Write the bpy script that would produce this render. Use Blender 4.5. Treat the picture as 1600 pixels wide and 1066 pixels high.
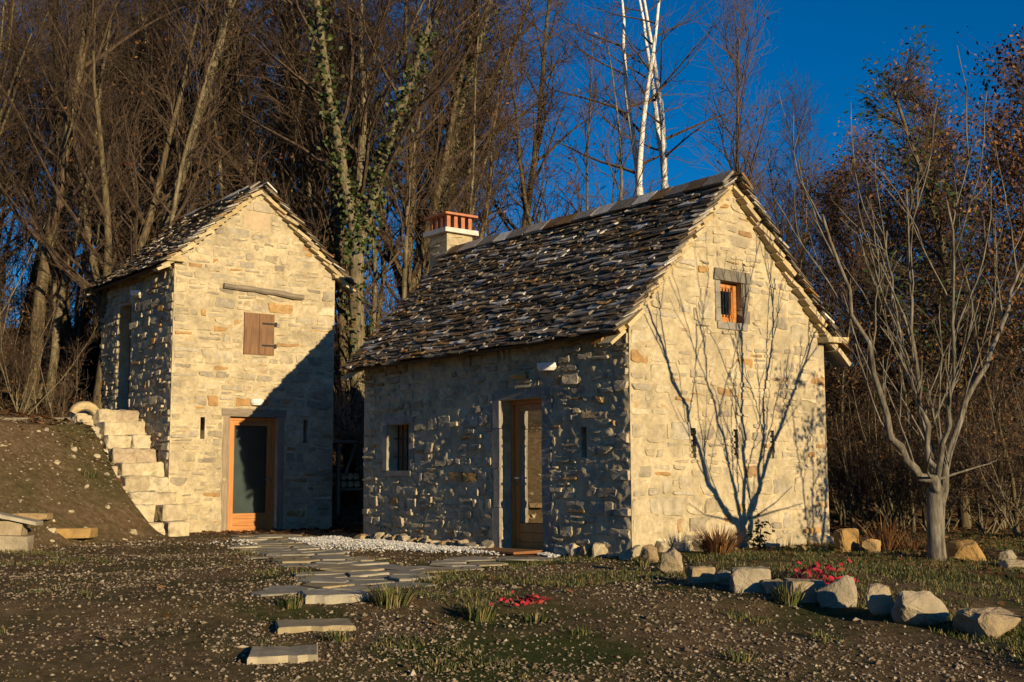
import bpy, bmesh, math, random
import numpy as np
from mathutils import Vector, Matrix, noise
R = math.radians
rng = random.Random(7)
scene = bpy.context.scene
for o in list(bpy.data.objects): bpy.data.objects.remove(o, do_unlink=True)

# ---------------------------------------------------------------- camera
FPX, PITCH, ROLL, YAW = 1872.36, R(6.479), R(0.236), R(37.435)
CAM = Vector((-10.361, -11.092, 1.028))
_fw = Vector((math.sin(YAW)*math.cos(PITCH), math.cos(YAW)*math.cos(PITCH), math.sin(PITCH)))
_rt = Vector((math.cos(YAW), -math.sin(YAW), 0))
_up = _rt.cross(_fw)
RT = _rt*math.cos(ROLL) - _up*math.sin(ROLL)
UP = _up*math.cos(ROLL) + _rt*math.sin(ROLL)
FW = _fw
cd = bpy.data.cameras.new('camera'); cam = bpy.data.objects.new('camera', cd)
scene.collection.objects.link(cam)
cd.sensor_width = 36; cd.lens = FPX/1600*36; cd.clip_end = 2000; cd.clip_start = .1
cam.matrix_world = Matrix(((RT.x, UP.x, -FW.x, CAM.x), (RT.y, UP.y, -FW.y, CAM.y), (RT.z, UP.z, -FW.z, CAM.z), (0, 0, 0, 1)))
scene.camera = cam
scene.render.resolution_x, scene.render.resolution_y = 1024, 682

# ---------------------------------------------------------------- sky, sun, exposure
SUN_EL, SUN_A = R(10.4), R(2.0)
world = bpy.data.worlds.new('World'); scene.world = world; world.use_nodes = True
wn = world.node_tree.nodes; wl = world.node_tree.links
bg = wn['Background']
sky = wn.new('ShaderNodeTexSky'); sky.sky_type = 'NISHITA'; sky.sun_disc = False
sky.sun_elevation = SUN_EL; sky.sun_rotation = math.pi + SUN_A
sky.altitude = 2500; sky.air_density = 1.0; sky.dust_density = 0.0; sky.ozone_density = 4.5
hs = wn.new('ShaderNodeHueSaturation'); hs.inputs['Saturation'].default_value = 1.2
wl.new(sky.outputs[0], hs.inputs['Color']); wl.new(hs.outputs[0], bg.inputs['Color'])
bg.inputs['Strength'].default_value = 0.08
sd = bpy.data.lights.new('sun', 'SUN'); sd.energy = 5.0; sd.angle = R(0.5); sd.color = (1.0, .78, .46)
sun = bpy.data.objects.new('sun', sd); scene.collection.objects.link(sun)
_t = Vector((math.sin(SUN_A)*math.cos(SUN_EL), math.cos(SUN_A)*math.cos(SUN_EL), -math.sin(SUN_EL)))
sun.rotation_euler = _t.to_track_quat('-Z', 'Y').to_euler(); sun.location = (0, -30, 12)
vs = scene.view_settings; vs.view_transform = 'Standard'; vs.look = 'None'; vs.exposure = 0.5; vs.gamma = 1

# ---------------------------------------------------------------- helpers
def proj(P):
    d = Vector(P)-CAM; z = d.dot(FW)
    return 800+FPX*d.dot(RT)/z, 533-FPX*d.dot(UP)/z, z
def ray(px, py): return FW + RT*((px-800)/FPX) - UP*((py-533)/FPX)
def on_plane(px, py, ax, v):
    d = ray(px, py); return CAM + d*((v-CAM[ax])/d[ax])

WORLD = {}
def link(o, parent=None, origin=(0, 0, 0)):
    scene.collection.objects.link(o)
    WORLD[o.name] = Vector(origin)
    if parent is not None:
        o.parent = parent; o.location = Vector(origin) - WORLD[parent.name]
    else: o.location = origin
    return o
def tag(o, label=None, cat=None, group=None, kind=None):
    if label: o['label'] = label
    if cat: o['category'] = cat
    if group: o['group'] = group
    if kind: o['kind'] = kind
    return o
def empty(name, loc, label, cat, group=None):
    o = bpy.data.objects.new(name, None); link(o, None, loc); o.empty_display_size = .2
    return tag(o, label, cat, group)

class MB:
    def __init__(s): s.v = []; s.f = []; s.t = []; s.m = []; s.tint = 0.5; s.mi = 0
    def add(s, vs_, fs):
        b = len(s.v); s.v += [tuple(q) for q in vs_]; s.f += [tuple(b+i for i in f) for f in fs]
        s.t += [s.tint]*len(vs_); s.m += [s.mi]*len(fs)
    def box(s, c, d, M=None, jit=0, r=None):
        c = Vector(c); hx, hy, hz = d[0]/2, d[1]/2, d[2]/2
        vs_ = []
        for x, y, z in ((-1,-1,-1),(1,-1,-1),(1,1,-1),(-1,1,-1),(-1,-1,1),(1,-1,1),(1,1,1),(-1,1,1)):
            p = Vector((x*hx, y*hy, z*hz))
            if jit: p += Vector(((r or rng).uniform(-jit, jit), (r or rng).uniform(-jit, jit), (r or rng).uniform(-jit, jit)))
            if M is not None: p = M @ p
            vs_.append(c+p)
        s.add(vs_, ((0,3,2,1),(4,5,6,7),(0,1,5,4),(1,2,6,5),(2,3,7,6),(3,0,4,7)))
    def tube(s, pts, rad, n=6, cap=True):
        vs_ = []; fs = []; k = len(pts); pn = None
        for i in range(k):
            a = pts[max(i-1, 0)]; b = pts[min(i+1, k-1)]
            d = (b-a)
            if d.length < 1e-9: d = Vector((0, 0, 1))
            d.normalize()
            if pn is None:
                e = Vector((1, 0, 0)) if abs(d.x) < .8 else Vector((0, 1, 0))
                pn = (e - d*e.dot(d)).normalized()
            else:
                pn = pn - d*pn.dot(d)
                pn = pn.normalized() if pn.length > 1e-6 else d.orthogonal().normalized()
            q = d.cross(pn)
            for j in range(n):
                an = 2*math.pi*j/n
                vs_.append(pts[i] + (pn*math.cos(an)+q*math.sin(an))*rad[i])
        for i in range(k-1):
            for j in range(n):
                j2 = (j+1) % n
                fs.append((i*n+j, i*n+j2, (i+1)*n+j2, (i+1)*n+j))
        if cap:
            fs.append(tuple(range(n-1, -1, -1))); fs.append(tuple((k-1)*n+j for j in range(n)))
        s.add(vs_, fs)
    def build(s, name, mats, parent=None, origin=(0, 0, 0), smooth=False):
        me = bpy.data.meshes.new(name); o3 = Vector(origin)
        co = np.array(s.v, dtype=np.float32).reshape(-1, 3) - np.array(o3, dtype=np.float32)
        me.from_pydata(co.tolist(), [], s.f)
        if not isinstance(mats, (list, tuple)): mats = [mats]
        for m in mats: me.materials.append(m)
        if len(mats) > 1: me.polygons.foreach_set('material_index', s.m)
        at = me.attributes.new('tint', 'FLOAT', 'POINT'); at.data.foreach_set('value', np.array(s.t, dtype=np.float32))
        if smooth: me.polygons.foreach_set('use_smooth', [True]*len(me.polygons))
        me.update()
        return link(bpy.data.objects.new(name, me), parent, origin)

# ---------------------------------------------------------------- materials
def newmat(name):
    m = bpy.data.materials.new(name); m.use_nodes = True
    return m, m.node_tree.nodes, m.node_tree.links, m.node_tree.nodes['Principled BSDF']
def ramp(n, stops, interp='LINEAR'):
    r = n.new('ShaderNodeValToRGB'); r.color_ramp.interpolation = interp
    e = r.color_ramp.elements
    while len(e) < len(stops): e.new(.5)
    for q, (p, c) in zip(e, stops): q.position = p; q.color = (*c, 1)
    return r
def noise_node(n, l, scale, detail=4, rough=.6, coord='Object', vec=None):
    t = n.new('ShaderNodeTexNoise'); t.inputs['Scale'].default_value = scale; t.inputs['Detail'].default_value = detail; t.inputs['Roughness'].default_value = rough
    if vec is None:
        if coord == 'World':
            g = n.new('ShaderNodeNewGeometry'); vec = g.outputs['Position']
        else:
            tc = n.new('ShaderNodeTexCoord'); vec = tc.outputs[coord]
    l.new(vec, t.inputs['Vector']); return t
def mix(n, l, a, b, fac, mode='MIX'):
    x = n.new('ShaderNodeMix'); x.data_type = 'RGBA'; x.blend_type = mode
    for sock, val in ((x.inputs[0], fac), (x.inputs[6], a), (x.inputs[7], b)):
        if isinstance(val, (int, float)): sock.default_value = val
        elif isinstance(val, tuple): sock.default_value = (*val, 1)
        else: l.new(val, sock)
    return x.outputs[2]
def bump(n, l, b, h, strength=.5, dist=.02):
    q = n.new('ShaderNodeBump'); q.inputs['Strength'].default_value = strength; q.inputs['Distance'].default_value = dist
    l.new(h, q.inputs['Height']); l.new(q.outputs[0], b.inputs['Normal'])
def tintmat(name, stops, nscale=8, namp=.35, bscale=30, bstr=.5, bdist=.01, rough=.9, interp='LINEAR', coord='World', spec=.2):
    m, n, l, b = newmat(name)
    a = n.new('ShaderNodeAttribute'); a.attribute_name = 'tint'
    r = ramp(n, stops, interp); l.new(a.outputs['Fac'], r.inputs[0])
    t = noise_node(n, l, nscale, 6, .65, coord)
    v = ramp(n, [(.25, (1-namp,)*3), (.75, (1+namp*.6,)*3)]); l.new(t.outputs[0], v.inputs[0])
    c = mix(n, l, r.outputs[0], v.outputs[0], 1.0, 'MULTIPLY')
    l.new(c, b.inputs['Base Color']); b.inputs['Roughness'].default_value = rough
    b.inputs['Specular IOR Level'].default_value = spec
    t2 = noise_node(n, l, bscale, 5, .65, coord); bump(n, l, b, t2.outputs[0], bstr, bdist)
    return m
def plainmat(name, col, rough=.6, metal=0, nscale=12, namp=.25, bstr=.15, coord='Object', spec=.3):
    m = tintmat(name, [(0, col), (1, col)], nscale, namp, nscale*4, bstr, .005, rough, coord=coord, spec=spec)
    m.node_tree.nodes['Principled BSDF'].inputs['Metallic'].default_value = metal
    return m

STONE = [(0, (.36, .30, .20)), (.16, (.50, .42, .28)), (.32, (.33, .29, .22)), (.46, (.44, .37, .25)), (.6, (.25, .215, .165)), (.72, (.52, .45, .31)), (.8, (.36, .32, .25)), (.88, (.42, .25, .09)), (1, (.30, .19, .10))]
M_stone = tintmat('wall_stone', STONE, 9, .45, 45, .8, .012, .92)
M_slab = tintmat('roof_slab', [(0, (.07, .055, .04)), (.35, (.15, .12, .085)), (.5, (.26, .23, .19)), (.66, (.10, .075, .05)), (.82, (.27, .15, .05)), (.93, (.42, .39, .34)), (1, (.60, .56, .50))], 7, .5, 30, .7, .012, .8)
M_verge = tintmat('verge_stone', [(0, (.40, .30, .15)), (.5, (.50, .41, .25)), (1, (.33, .26, .16))], 9, .4, 35, .7, .012, .9)
M_boulder = tintmat('boulder_stone', [(0, (.34, .25, .14)), (.5, (.33, .28, .20)), (1, (.38, .24, .09))], 3, .5, 18, .9, .03, .9)
M_flag = tintmat('flagstone', [(0, (.26, .24, .19)), (.5, (.37, .33, .25)), (1, (.33, .26, .14))], 5, .4, 30, .6, .008, .85)
M_pebble = tintmat('pebble', [(0, (.10, .07, .045)), (.45, (.20, .15, .10)), (.8, (.30, .25, .18)), (1, (.40, .34, .26))], 20, .3, 60, .3, .004, .9)
M_white_gravel = tintmat('white_gravel', [(0, (.30, .29, .28)), (1, (.66, .65, .63))], 20, .2, 60, .3, .004, .9)
M_leaf = tintmat('dead_leaf', [(0, (.06, .028, .014)), (.5, (.12, .055, .022)), (.85, (.19, .09, .032)), (1, (.30, .16, .06))], 10, .3, 30, .2, .003, .8)
M_grass = tintmat('grass_blade', [(0, (.035, .05, .014)), (.5, (.075, .09, .025)), (.75, (.15, .13, .05)), (1, (.26, .19, .09))], 6, .3, 30, .1, .002, .7)
M_ivy = tintmat('ivy_leaf', [(0, (.02, .04, .012)), (.7, (.05, .075, .02)), (1, (.12, .10, .04))], 6, .3, 30, .1, .002, .55)
M_red = tintmat('red_leaf', [(0, (.20, .012, .02)), (.7, (.45, .03, .05)), (1, (.10, .09, .03))], 6, .3, 30, .1, .002, .6)
def barkmat(name, a, b, c, scale=6, white=False):
    m, n, l, bs = newmat(name)
    tc = n.new('ShaderNodeTexCoord'); mp = n.new('ShaderNodeMapping'); l.new(tc.outputs['Object'], mp.inputs[0])
    mp.inputs['Scale'].default_value = (3, 3, .5) if not white else (1, 1, 3.5)
    t = noise_node(n, l, scale, 6, .7, vec=mp.outputs[0])
    r = ramp(n, [(.36, a), (.5, b), (.64, c)]) if not white else ramp(n, [(.30, a), (.38, b), (.8, c)])
    l.new(t.outputs[0], r.inputs[0]); l.new(r.outputs[0], bs.inputs['Base Color'])
    bs.inputs['Roughness'].default_value = .9; bs.inputs['Specular IOR Level'].default_value = .15
    bump(n, l, bs, t.outputs[0], .7, .02)
    return m
M_bark = barkmat('bark_brown', (.045, .035, .02), (.105, .08, .045), (.17, .135, .08))
M_bark2 = barkmat('bark_grey', (.06, .05, .032), (.14, .115, .07), (.23, .195, .13))
M_twig = barkmat('twig_brown', (.04, .026, .02), (.075, .052, .036), (.11, .077, .05))
M_birch = barkmat('bark_birch', (.10, .09, .08), (.62, .60, .55), (.78, .76, .72), 4, True)
M_orch = barkmat('bark_orchard', (.055, .047, .036), (.13, .115, .09), (.22, .20, .165))
def woodmat(name, a, b, axis='z', scale=5, rough=.55):
    m, n, l, bs = newmat(name)
    tc = n.new('ShaderNodeTexCoord'); mp = n.new('ShaderNodeMapping'); l.new(tc.outputs['Object'], mp.inputs[0])
    mp.inputs['Scale'].default_value = {'z': (6, 6, .6), 'x': (.6, 6, 6), 'y': (6, .6, 6)}[axis]
    t = noise_node(n, l, scale, 5, .6, vec=mp.outputs[0])
    r = ramp(n, [(.3, a), (.7, b)]); l.new(t.outputs[0], r.inputs[0]); l.new(r.outputs[0], bs.inputs['Base Color'])
    bs.inputs['Roughness'].default_value = rough; bump(n, l, bs, t.outputs[0], .3, .006)
    return m
M_larch = woodmat('varnished_larch', (.36, .13, .03), (.55, .22, .055), 'z', 4, .4)
M_larchx = woodmat('varnished_larch_cross', (.32, .12, .03), (.50, .22, .06), 'x', 4, .4)
M_shutter = woodmat('brown_board', (.09, .045, .02), (.22, .11, .045), 'z', 5, .7)
M_oldwood = woodmat('weathered_beam', (.13, .105, .075), (.27, .22, .16), 'x', 6, .85)
M_oldwoodz = woodmat('weathered_post', (.16, .12, .08), (.32, .25, .17), 'z', 6, .85)
M_iron = plainmat('dark_iron', (.03, .027, .025), .6, .6)
M_steel = plainmat('steel_handle', (.5, .5, .5), .3, 1)
M_lamp = plainmat('white_lamp_plaster', (.72, .70, .66), .6)
M_terra = plainmat('terracotta', (.42, .17, .09), .85, nscale=9)
M_cement = plainmat('cement_slab', (.55, .52, .47), .9, nscale=9)
M_blind = plainmat('grey_blind', (.16, .17, .17), .9, nscale=3)
M_curtain = plainmat('pale_curtain', (.45, .42, .36), .9, nscale=3)
M_mat = plainmat('coir_mat', (.22, .10, .04), .95, nscale=40, bstr=.8)
M_dark = plainmat('roof_deck', (.07, .055, .04), .9)
M_jamb = tintmat('dressed_stone', [(0, (.33, .30, .25)), (1, (.25, .23, .2))], 5, .45, 38, 1.0, .025, .92)
def glassmat():
    m, n, l, b = newmat('pane_glass')
    g = n.new('ShaderNodeBsdfGlossy'); g.inputs['Roughness'].default_value = .02
    t = n.new('ShaderNodeBsdfTransparent'); t.inputs['Color'].default_value = (.75, .8, .8, 1)
    f = n.new('ShaderNodeFresnel'); f.inputs['IOR'].default_value = 1.5
    x = n.new('ShaderNodeMixShader'); l.new(f.outputs[0], x.inputs[0]); l.new(t.outputs[0], x.inputs[1]); l.new(g.outputs[0], x.inputs[2])
    l.new(x.outputs[0], n['Material Output'].inputs['Surface']); return m
M_glass = glassmat()
def mortarmat():
    m, n, l, b = newmat('lime_mortar')
    t = noise_node(n, l, 2.2, 6, .65, 'World'); t1 = noise_node(n, l, 14, 6, .7, 'World')
    r = ramp(n, [(.28, (.34, .29, .20)), (.5, (.47, .41, .29)), (.72, (.56, .50, .37))]); l.new(t1.outputs[0], r.inputs[0])
    r2 = ramp(n, [(.34, (.62, .60, .56)), (.62, (1.1, 1.05, .96))]); l.new(t.outputs[0], r2.inputs[0])
    c = mix(n, l, r.outputs[0], r2.outputs[0], 1.0, 'MULTIPLY')
    t3 = noise_node(n, l, 4.5, 5, .7, 'World'); r3 = ramp(n, [(.56, (0, 0, 0)), (.72, (.75, .75, .75))]); l.new(t3.outputs[0], r3.inputs[0])
    c = mix(n, l, c, (.34, .22, .09), r3.outputs[0])
    l.new(c, b.inputs['Base Color']); b.inputs['Roughness'].default_value = .95; b.inputs['Specular IOR Level'].default_value = .1
    t2 = noise_node(n, l, 40, 5, .7, 'World'); bump(n, l, b, t2.outputs[0], .8, .015)
    return m
M_mortar = mortarmat()
def groundmat():
    m, n, l, b = newmat('gravelly_earth')
    t = noise_node(n, l, .55, 5, .6, 'World'); t1 = noise_node(n, l, 9, 6, .7, 'World'); t2 = noise_node(n, l, 60, 4, .7, 'World')
    r1 = ramp(n, [(.3, (.085, .056, .03)), (.55, (.17, .117, .066)), (.75, (.26, .19, .12))]); l.new(t1.outputs[0], r1.inputs[0])
    r2 = ramp(n, [(.35, (.035, .045, .014)), (.7, (.075, .085, .025))]); l.new(t1.outputs[0], r2.inputs[0])
    a = n.new('ShaderNodeAttribute'); a.attribute_name = 'tint'
    rr = ramp(n, [(.42, (0, 0, 0)), (.60, (1, 1, 1))]); l.new(t.outputs[0], rr.inputs[0])
    mm = n.new('ShaderNodeMath'); mm.operation = 'MULTIPLY'; l.new(rr.outputs[0], mm.inputs[0]); l.new(a.outputs['Fac'], mm.inputs[1])
    c = mix(n, l, r1.outputs[0], r2.outputs[0], mm.outputs[0])
    l.new(c, b.inputs['Base Color']); b.inputs['Roughness'].default_value = 1; b.inputs['Specular IOR Level'].default_value = .05
    bump(n, l, b, t2.outputs[0], 1.0, .03)
    return m
M_ground = groundmat()

# ---------------------------------------------------------------- dimensions (metres)
HW, HL, HE, HR = 3.88, 6.57, 3.04, 5.04              # house: gable width, length, eave, ridge
TX, TY, TW, TL, TE, TR = -1.71, 10.85, 3.48, 4.07, 5.23, 6.79

# ---------------------------------------------------------------- ground
def sm(a, b, x):
    t = min(1, max(0, (x-a)/(b-a) if b != a else 0)); return t*t*(3-2*t)
DX, DY = math.sin(YAW), math.cos(YAW)
BED = [(.15, -.25), (-.5, -1.4), (-1.3, -2.9), (-2.0, -4.6), (-2.75, -6.4), (-4.2, -10)]
def bed_side(x, y):
    # signed distance to the boulder line, positive on the planted side
    best = 1e9; s = -1
    for (ax, ay), (bx, by) in zip(BED[:-1], BED[1:]):
        ex, ey = bx-ax, by-ay; L2 = ex*ex+ey*ey
        t = min(1, max(0, ((x-ax)*ex+(y-ay)*ey)/L2))
        qx, qy = ax+ex*t, ay+ey*t
        d = math.hypot(x-qx, y-qy)
        if d < best:
            best = d; s = 1 if (ex*(y-ay)-ey*(x-ax)) > 0 else -1
    return best*s
def height(x, y, fine=True):
    d = -((x+5.2)*DX+(y+1.55)*DY)
    z = -.12*sm(0, 1.0, d) - .40*sm(.6, 6.5, d)
    if y < 1.0 and x > -7:
        b = bed_side(x, y)
        if y > -.25 and x > 0: b = 1
        k = sm(-.25, .25, b); z = z*(1-k) + (.07-.24*sm(-2.5, -7, y) if y < -2.5 else .07)*k
    # bank beside the tower
    foot = 9.25+(x+2.5)*.62
    e = y-foot
    bank = 0.0
    if e > 0:
        bank = min(e*.64, 2.05+.10*(e-3.2)) if e > 3.2 else e*.64
        if x > -3: bank *= 1-sm(-2.75, -2.0, x) if y < TY+TL+1 else 1-sm(-2.0, 3.5, x)
    s = (x-CAM.x)*DX+(y-CAM.y)*DY
    lat = (x-CAM.x)*DY-(y-CAM.y)*DX
    s0 = 26 - 2.5*sm(4, 14, lat)
    hill = 0
    if s > s0:
        q = s-s0; hill = .31*q if q < 20 else 6.2+3*(1-math.exp(-(q-20)*.1))
        hill *= 1 - .45*sm(2, 22, lat)
    z += max(bank, hill) if not (bank and hill) else max(bank, hill)+.25*min(bank, hill)
    if fine:
        amp = .035+.10*min(1, max(bank, hill))
        z += amp*noise.noise((x*.9, y*.9, 3.1)) + .015*noise.noise((x*3.1, y*3.1, 7.7)) + .35*min(1, hill*.3)*noise.noise((x*.2, y*.2, 1.3))
    return z
def hit(px, py):
    d = ray(px, py); t = 3.0
    while t < 120:
        p = CAM+d*t
        if p.z < height(p.x, p.y): return p
        t += .04
    return CAM+d*t
def axis(lo, hi, step, far):
    a = list(np.arange(lo, hi+1e-6, step)); g = step; q = a[-1]
    while q < far: g *= 1.22; q += g; a.append(q)
    g = step; q = a[0]
    while q > -far: g *= 1.22; q -= g; a.insert(0, q)
    return a
xs = axis(-13, 9, .12, 320); ys = axis(-11.5, 19, .12, 320)
gm = MB(); nx, ny = len(xs), len(ys)
vv = []; tt = []
for y in ys:
    for x in xs:
        vv.append((x, y, height(x, y)))
        g = .55
        if bed_side(x, y) > 0 or (-6 < x < 1 and -5 < y < 1): g = 1.0
        if (x-CAM.x)*DX+(y-CAM.y)*DY > 25: g = .15
        tt.append(g)
gm.v = vv; gm.t = tt
gm.f = [(j*nx+i, j*nx+i+1, (j+1)*nx+i+1, (j+1)*nx+i) for j in range(ny-1) for i in range(nx-1)]
gm.m = [0]*len(gm.f)
tag(gm.build('ground', M_ground, smooth=True), 'brown gravelly earth with grass rising to a wooded bank', kind='structure')

# ---------------------------------------------------------------- masonry
def clip(poly, nx_, ny_, c):
    """keep the side nx*x+ny*y <= c"""
    out = []; k = len(poly)
    for i in range(k):
        a, b = poly[i], poly[(i+1) % k]
        da = nx_*a[0]+ny_*a[1]-c; db = nx_*b[0]+ny_*b[1]-c
        if da <= 0: out.append(a)
        if (da < 0 < db) or (db < 0 < da):
            t = da/(da-db); out.append((a[0]+(b[0]-a[0])*t, a[1]+(b[1]-a[1])*t))
    return out
def area(p): return abs(sum(p[i][0]*p[(i+1) % len(p)][1]-p[(i+1) % len(p)][0]*p[i][1] for i in range(len(p))))/2
def cells(seeds, outline, gap, rnd, reach=1.1):
    S = np.array(seeds); res = []
    for i, (x, y) in enumerate(seeds):
        poly = list(outline)
        d2 = (S[:, 0]-x)**2+(S[:, 1]-y)**2
        idx = np.argsort(d2)[1:30]
        g = gap*rnd.uniform(.3, 1.2)
        for j in idx:
            dd = math.sqrt(d2[j])
            if dd > reach or dd < 1e-6: continue
            ex, ey = (S[j, 0]-x)/dd, (S[j, 1]-y)/dd
            poly = clip(poly, ex, ey, ex*x+ey*y+dd/2-g)
            if len(poly) < 3: break
        res.append(poly if len(poly) >= 3 else None)
    return res
def chaikin(p, q=.22):
    o = []; k = len(p)
    for i in range(k):
        a, b = p[i], p[(i+1) % k]
        o.append((a[0]+(b[0]-a[0])*q, a[1]+(b[1]-a[1])*q)); o.append((a[0]+(b[0]-a[0])*(1-q), a[1]+(b[1]-a[1])*(1-q)))
    return o
def simplify(p, mind=.025):
    o = []
    for q in p:
        if not o or math.hypot(q[0]-o[-1][0], q[1]-o[-1][1]) > mind: o.append(q)
    if len(o) > 3 and math.hypot(o[0][0]-o[-1][0], o[0][1]-o[-1][1]) < mind: o.pop()
    return o
def wall_seeds(w, top, rnd, v0, mean_h, mean_w):
    s = []; v = v0; flip = 0
    while v < top:
        hh = mean_h*rnd.uniform(.6, 1.55); u = rnd.uniform(.03, .2); flip ^= 1
        # corner stones: larger, alternating long and short
        while u < w:
            ww = mean_w*rnd.uniform(.5, 1.7)
            if rnd.random() < .18:      # two small stones stacked instead of one
                s.append((u+ww/4, v+hh*.25)); s.append((u+ww*.5, v+hh*.8))
            else: s.append((u+ww/2+rnd.uniform(-.03, .03), v+hh/2+rnd.uniform(-.035, .035)))
            u += ww
        v += hh
    out = [p for p in s if .26 < p[0] < w-.26]
    v = v0; k = 0
    while v < top:
        hh = rnd.uniform(.2, .34); k ^= 1
        for e in (0, 1):
            d = (.2 if k ^ e else .12)+rnd.uniform(-.02, .03)
            out.append((d if e == 0 else w-d, v+hh/2))
        v += hh
    return out
def rubble(w, v0, top, r, mh, mw, gap, seed):
    '''irregular courses of stones with wavy beds; returns polygons in (u, v)'''
    out = []; rows = [v0]
    while rows[-1] < top: rows.append(rows[-1]+mh*r.choice((.55, .75, .9, 1.1, 1.4, 1.8)))
    def bed(k, u):
        if k == 0: return rows[0]
        return rows[k]+.045*noise.noise((u*1.3, k*3.7, seed*1.9))+.02*noise.noise((u*4.5, k*5.1, seed*2.3))
    def stone(ua, ub, sa, sb, lo, hi):
        # ua/ub: left/right at the bottom, sa/sb: shear at the top
        g = gap*r.uniform(.35, 1.1); P = []
        n = max(2, int((ub-ua)/.13)+1)
        for i in range(n): u = ua+g+(ub-ua-2*g)*i/(n-1); P.append((u, lo(u)+g+r.uniform(-.006, .012)))
        if hi(ub)-lo(ub) > .12: P.append((ub+sb/2-g+r.uniform(-.014, .008), (lo(ub)+hi(ub))/2))
        for i in range(n): u = ub+sb-g-(ub+sb-ua-sa-2*g)*i/(n-1); P.append((u, hi(u)-g-r.uniform(-.006, .012)))
        if hi(ua)-lo(ua) > .12: P.append((ua+sa/2+g+r.uniform(-.008, .014), (lo(ua)+hi(ua))/2))
        c = r.random()      # knock a corner off
        if c < .45:
            i = r.choice((0, n-1)); P[i] = (P[i][0]+(.03 if i == 0 else -.03), P[i][1]+r.uniform(.01, .035))
        if len(P) > 4: out.append(P)
    for k in range(len(rows)-1):
        h = rows[k+1]-rows[k]; u = 0; sh = 0
        lo = lambda q, k=k: bed(k, q); hi = lambda q, k=k: bed(k+1, q)
        first = True
        while u < w-.02:
            ww = mw*r.uniform(.45, 1.7)*(.75+.35*h/mh)
            if first: ww = max(ww, .24); first = False
            if w-u-ww < .14: ww = w-u
            s2 = r.uniform(-.035, .035) if u+ww < w-.01 else 0
            if h > mh*1.05 and r.random() < .42 and ww > .14:      # two thin stones on one bed height
                f = r.uniform(.35, .65); md = lambda q, k=k, f=f: bed(k, q)*(1-f)+bed(k+1, q)*f
                stone(u, u+ww, sh*f, s2*f, lo, md)
                if r.random() < .5 and ww > .22:
                    x = u+ww*r.uniform(.35, .65); stone(u+sh*f, x, sh*(1-f), 0, md, hi); stone(x, u+ww+s2*f, 0, s2*(1-f), md, hi)
                else: stone(u+sh*f, u+ww+s2*f, sh*(1-f), s2*(1-f), md, hi)
            else: stone(u, u+ww, sh, s2, lo, hi)
            u += ww; sh = s2
    return out
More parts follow.
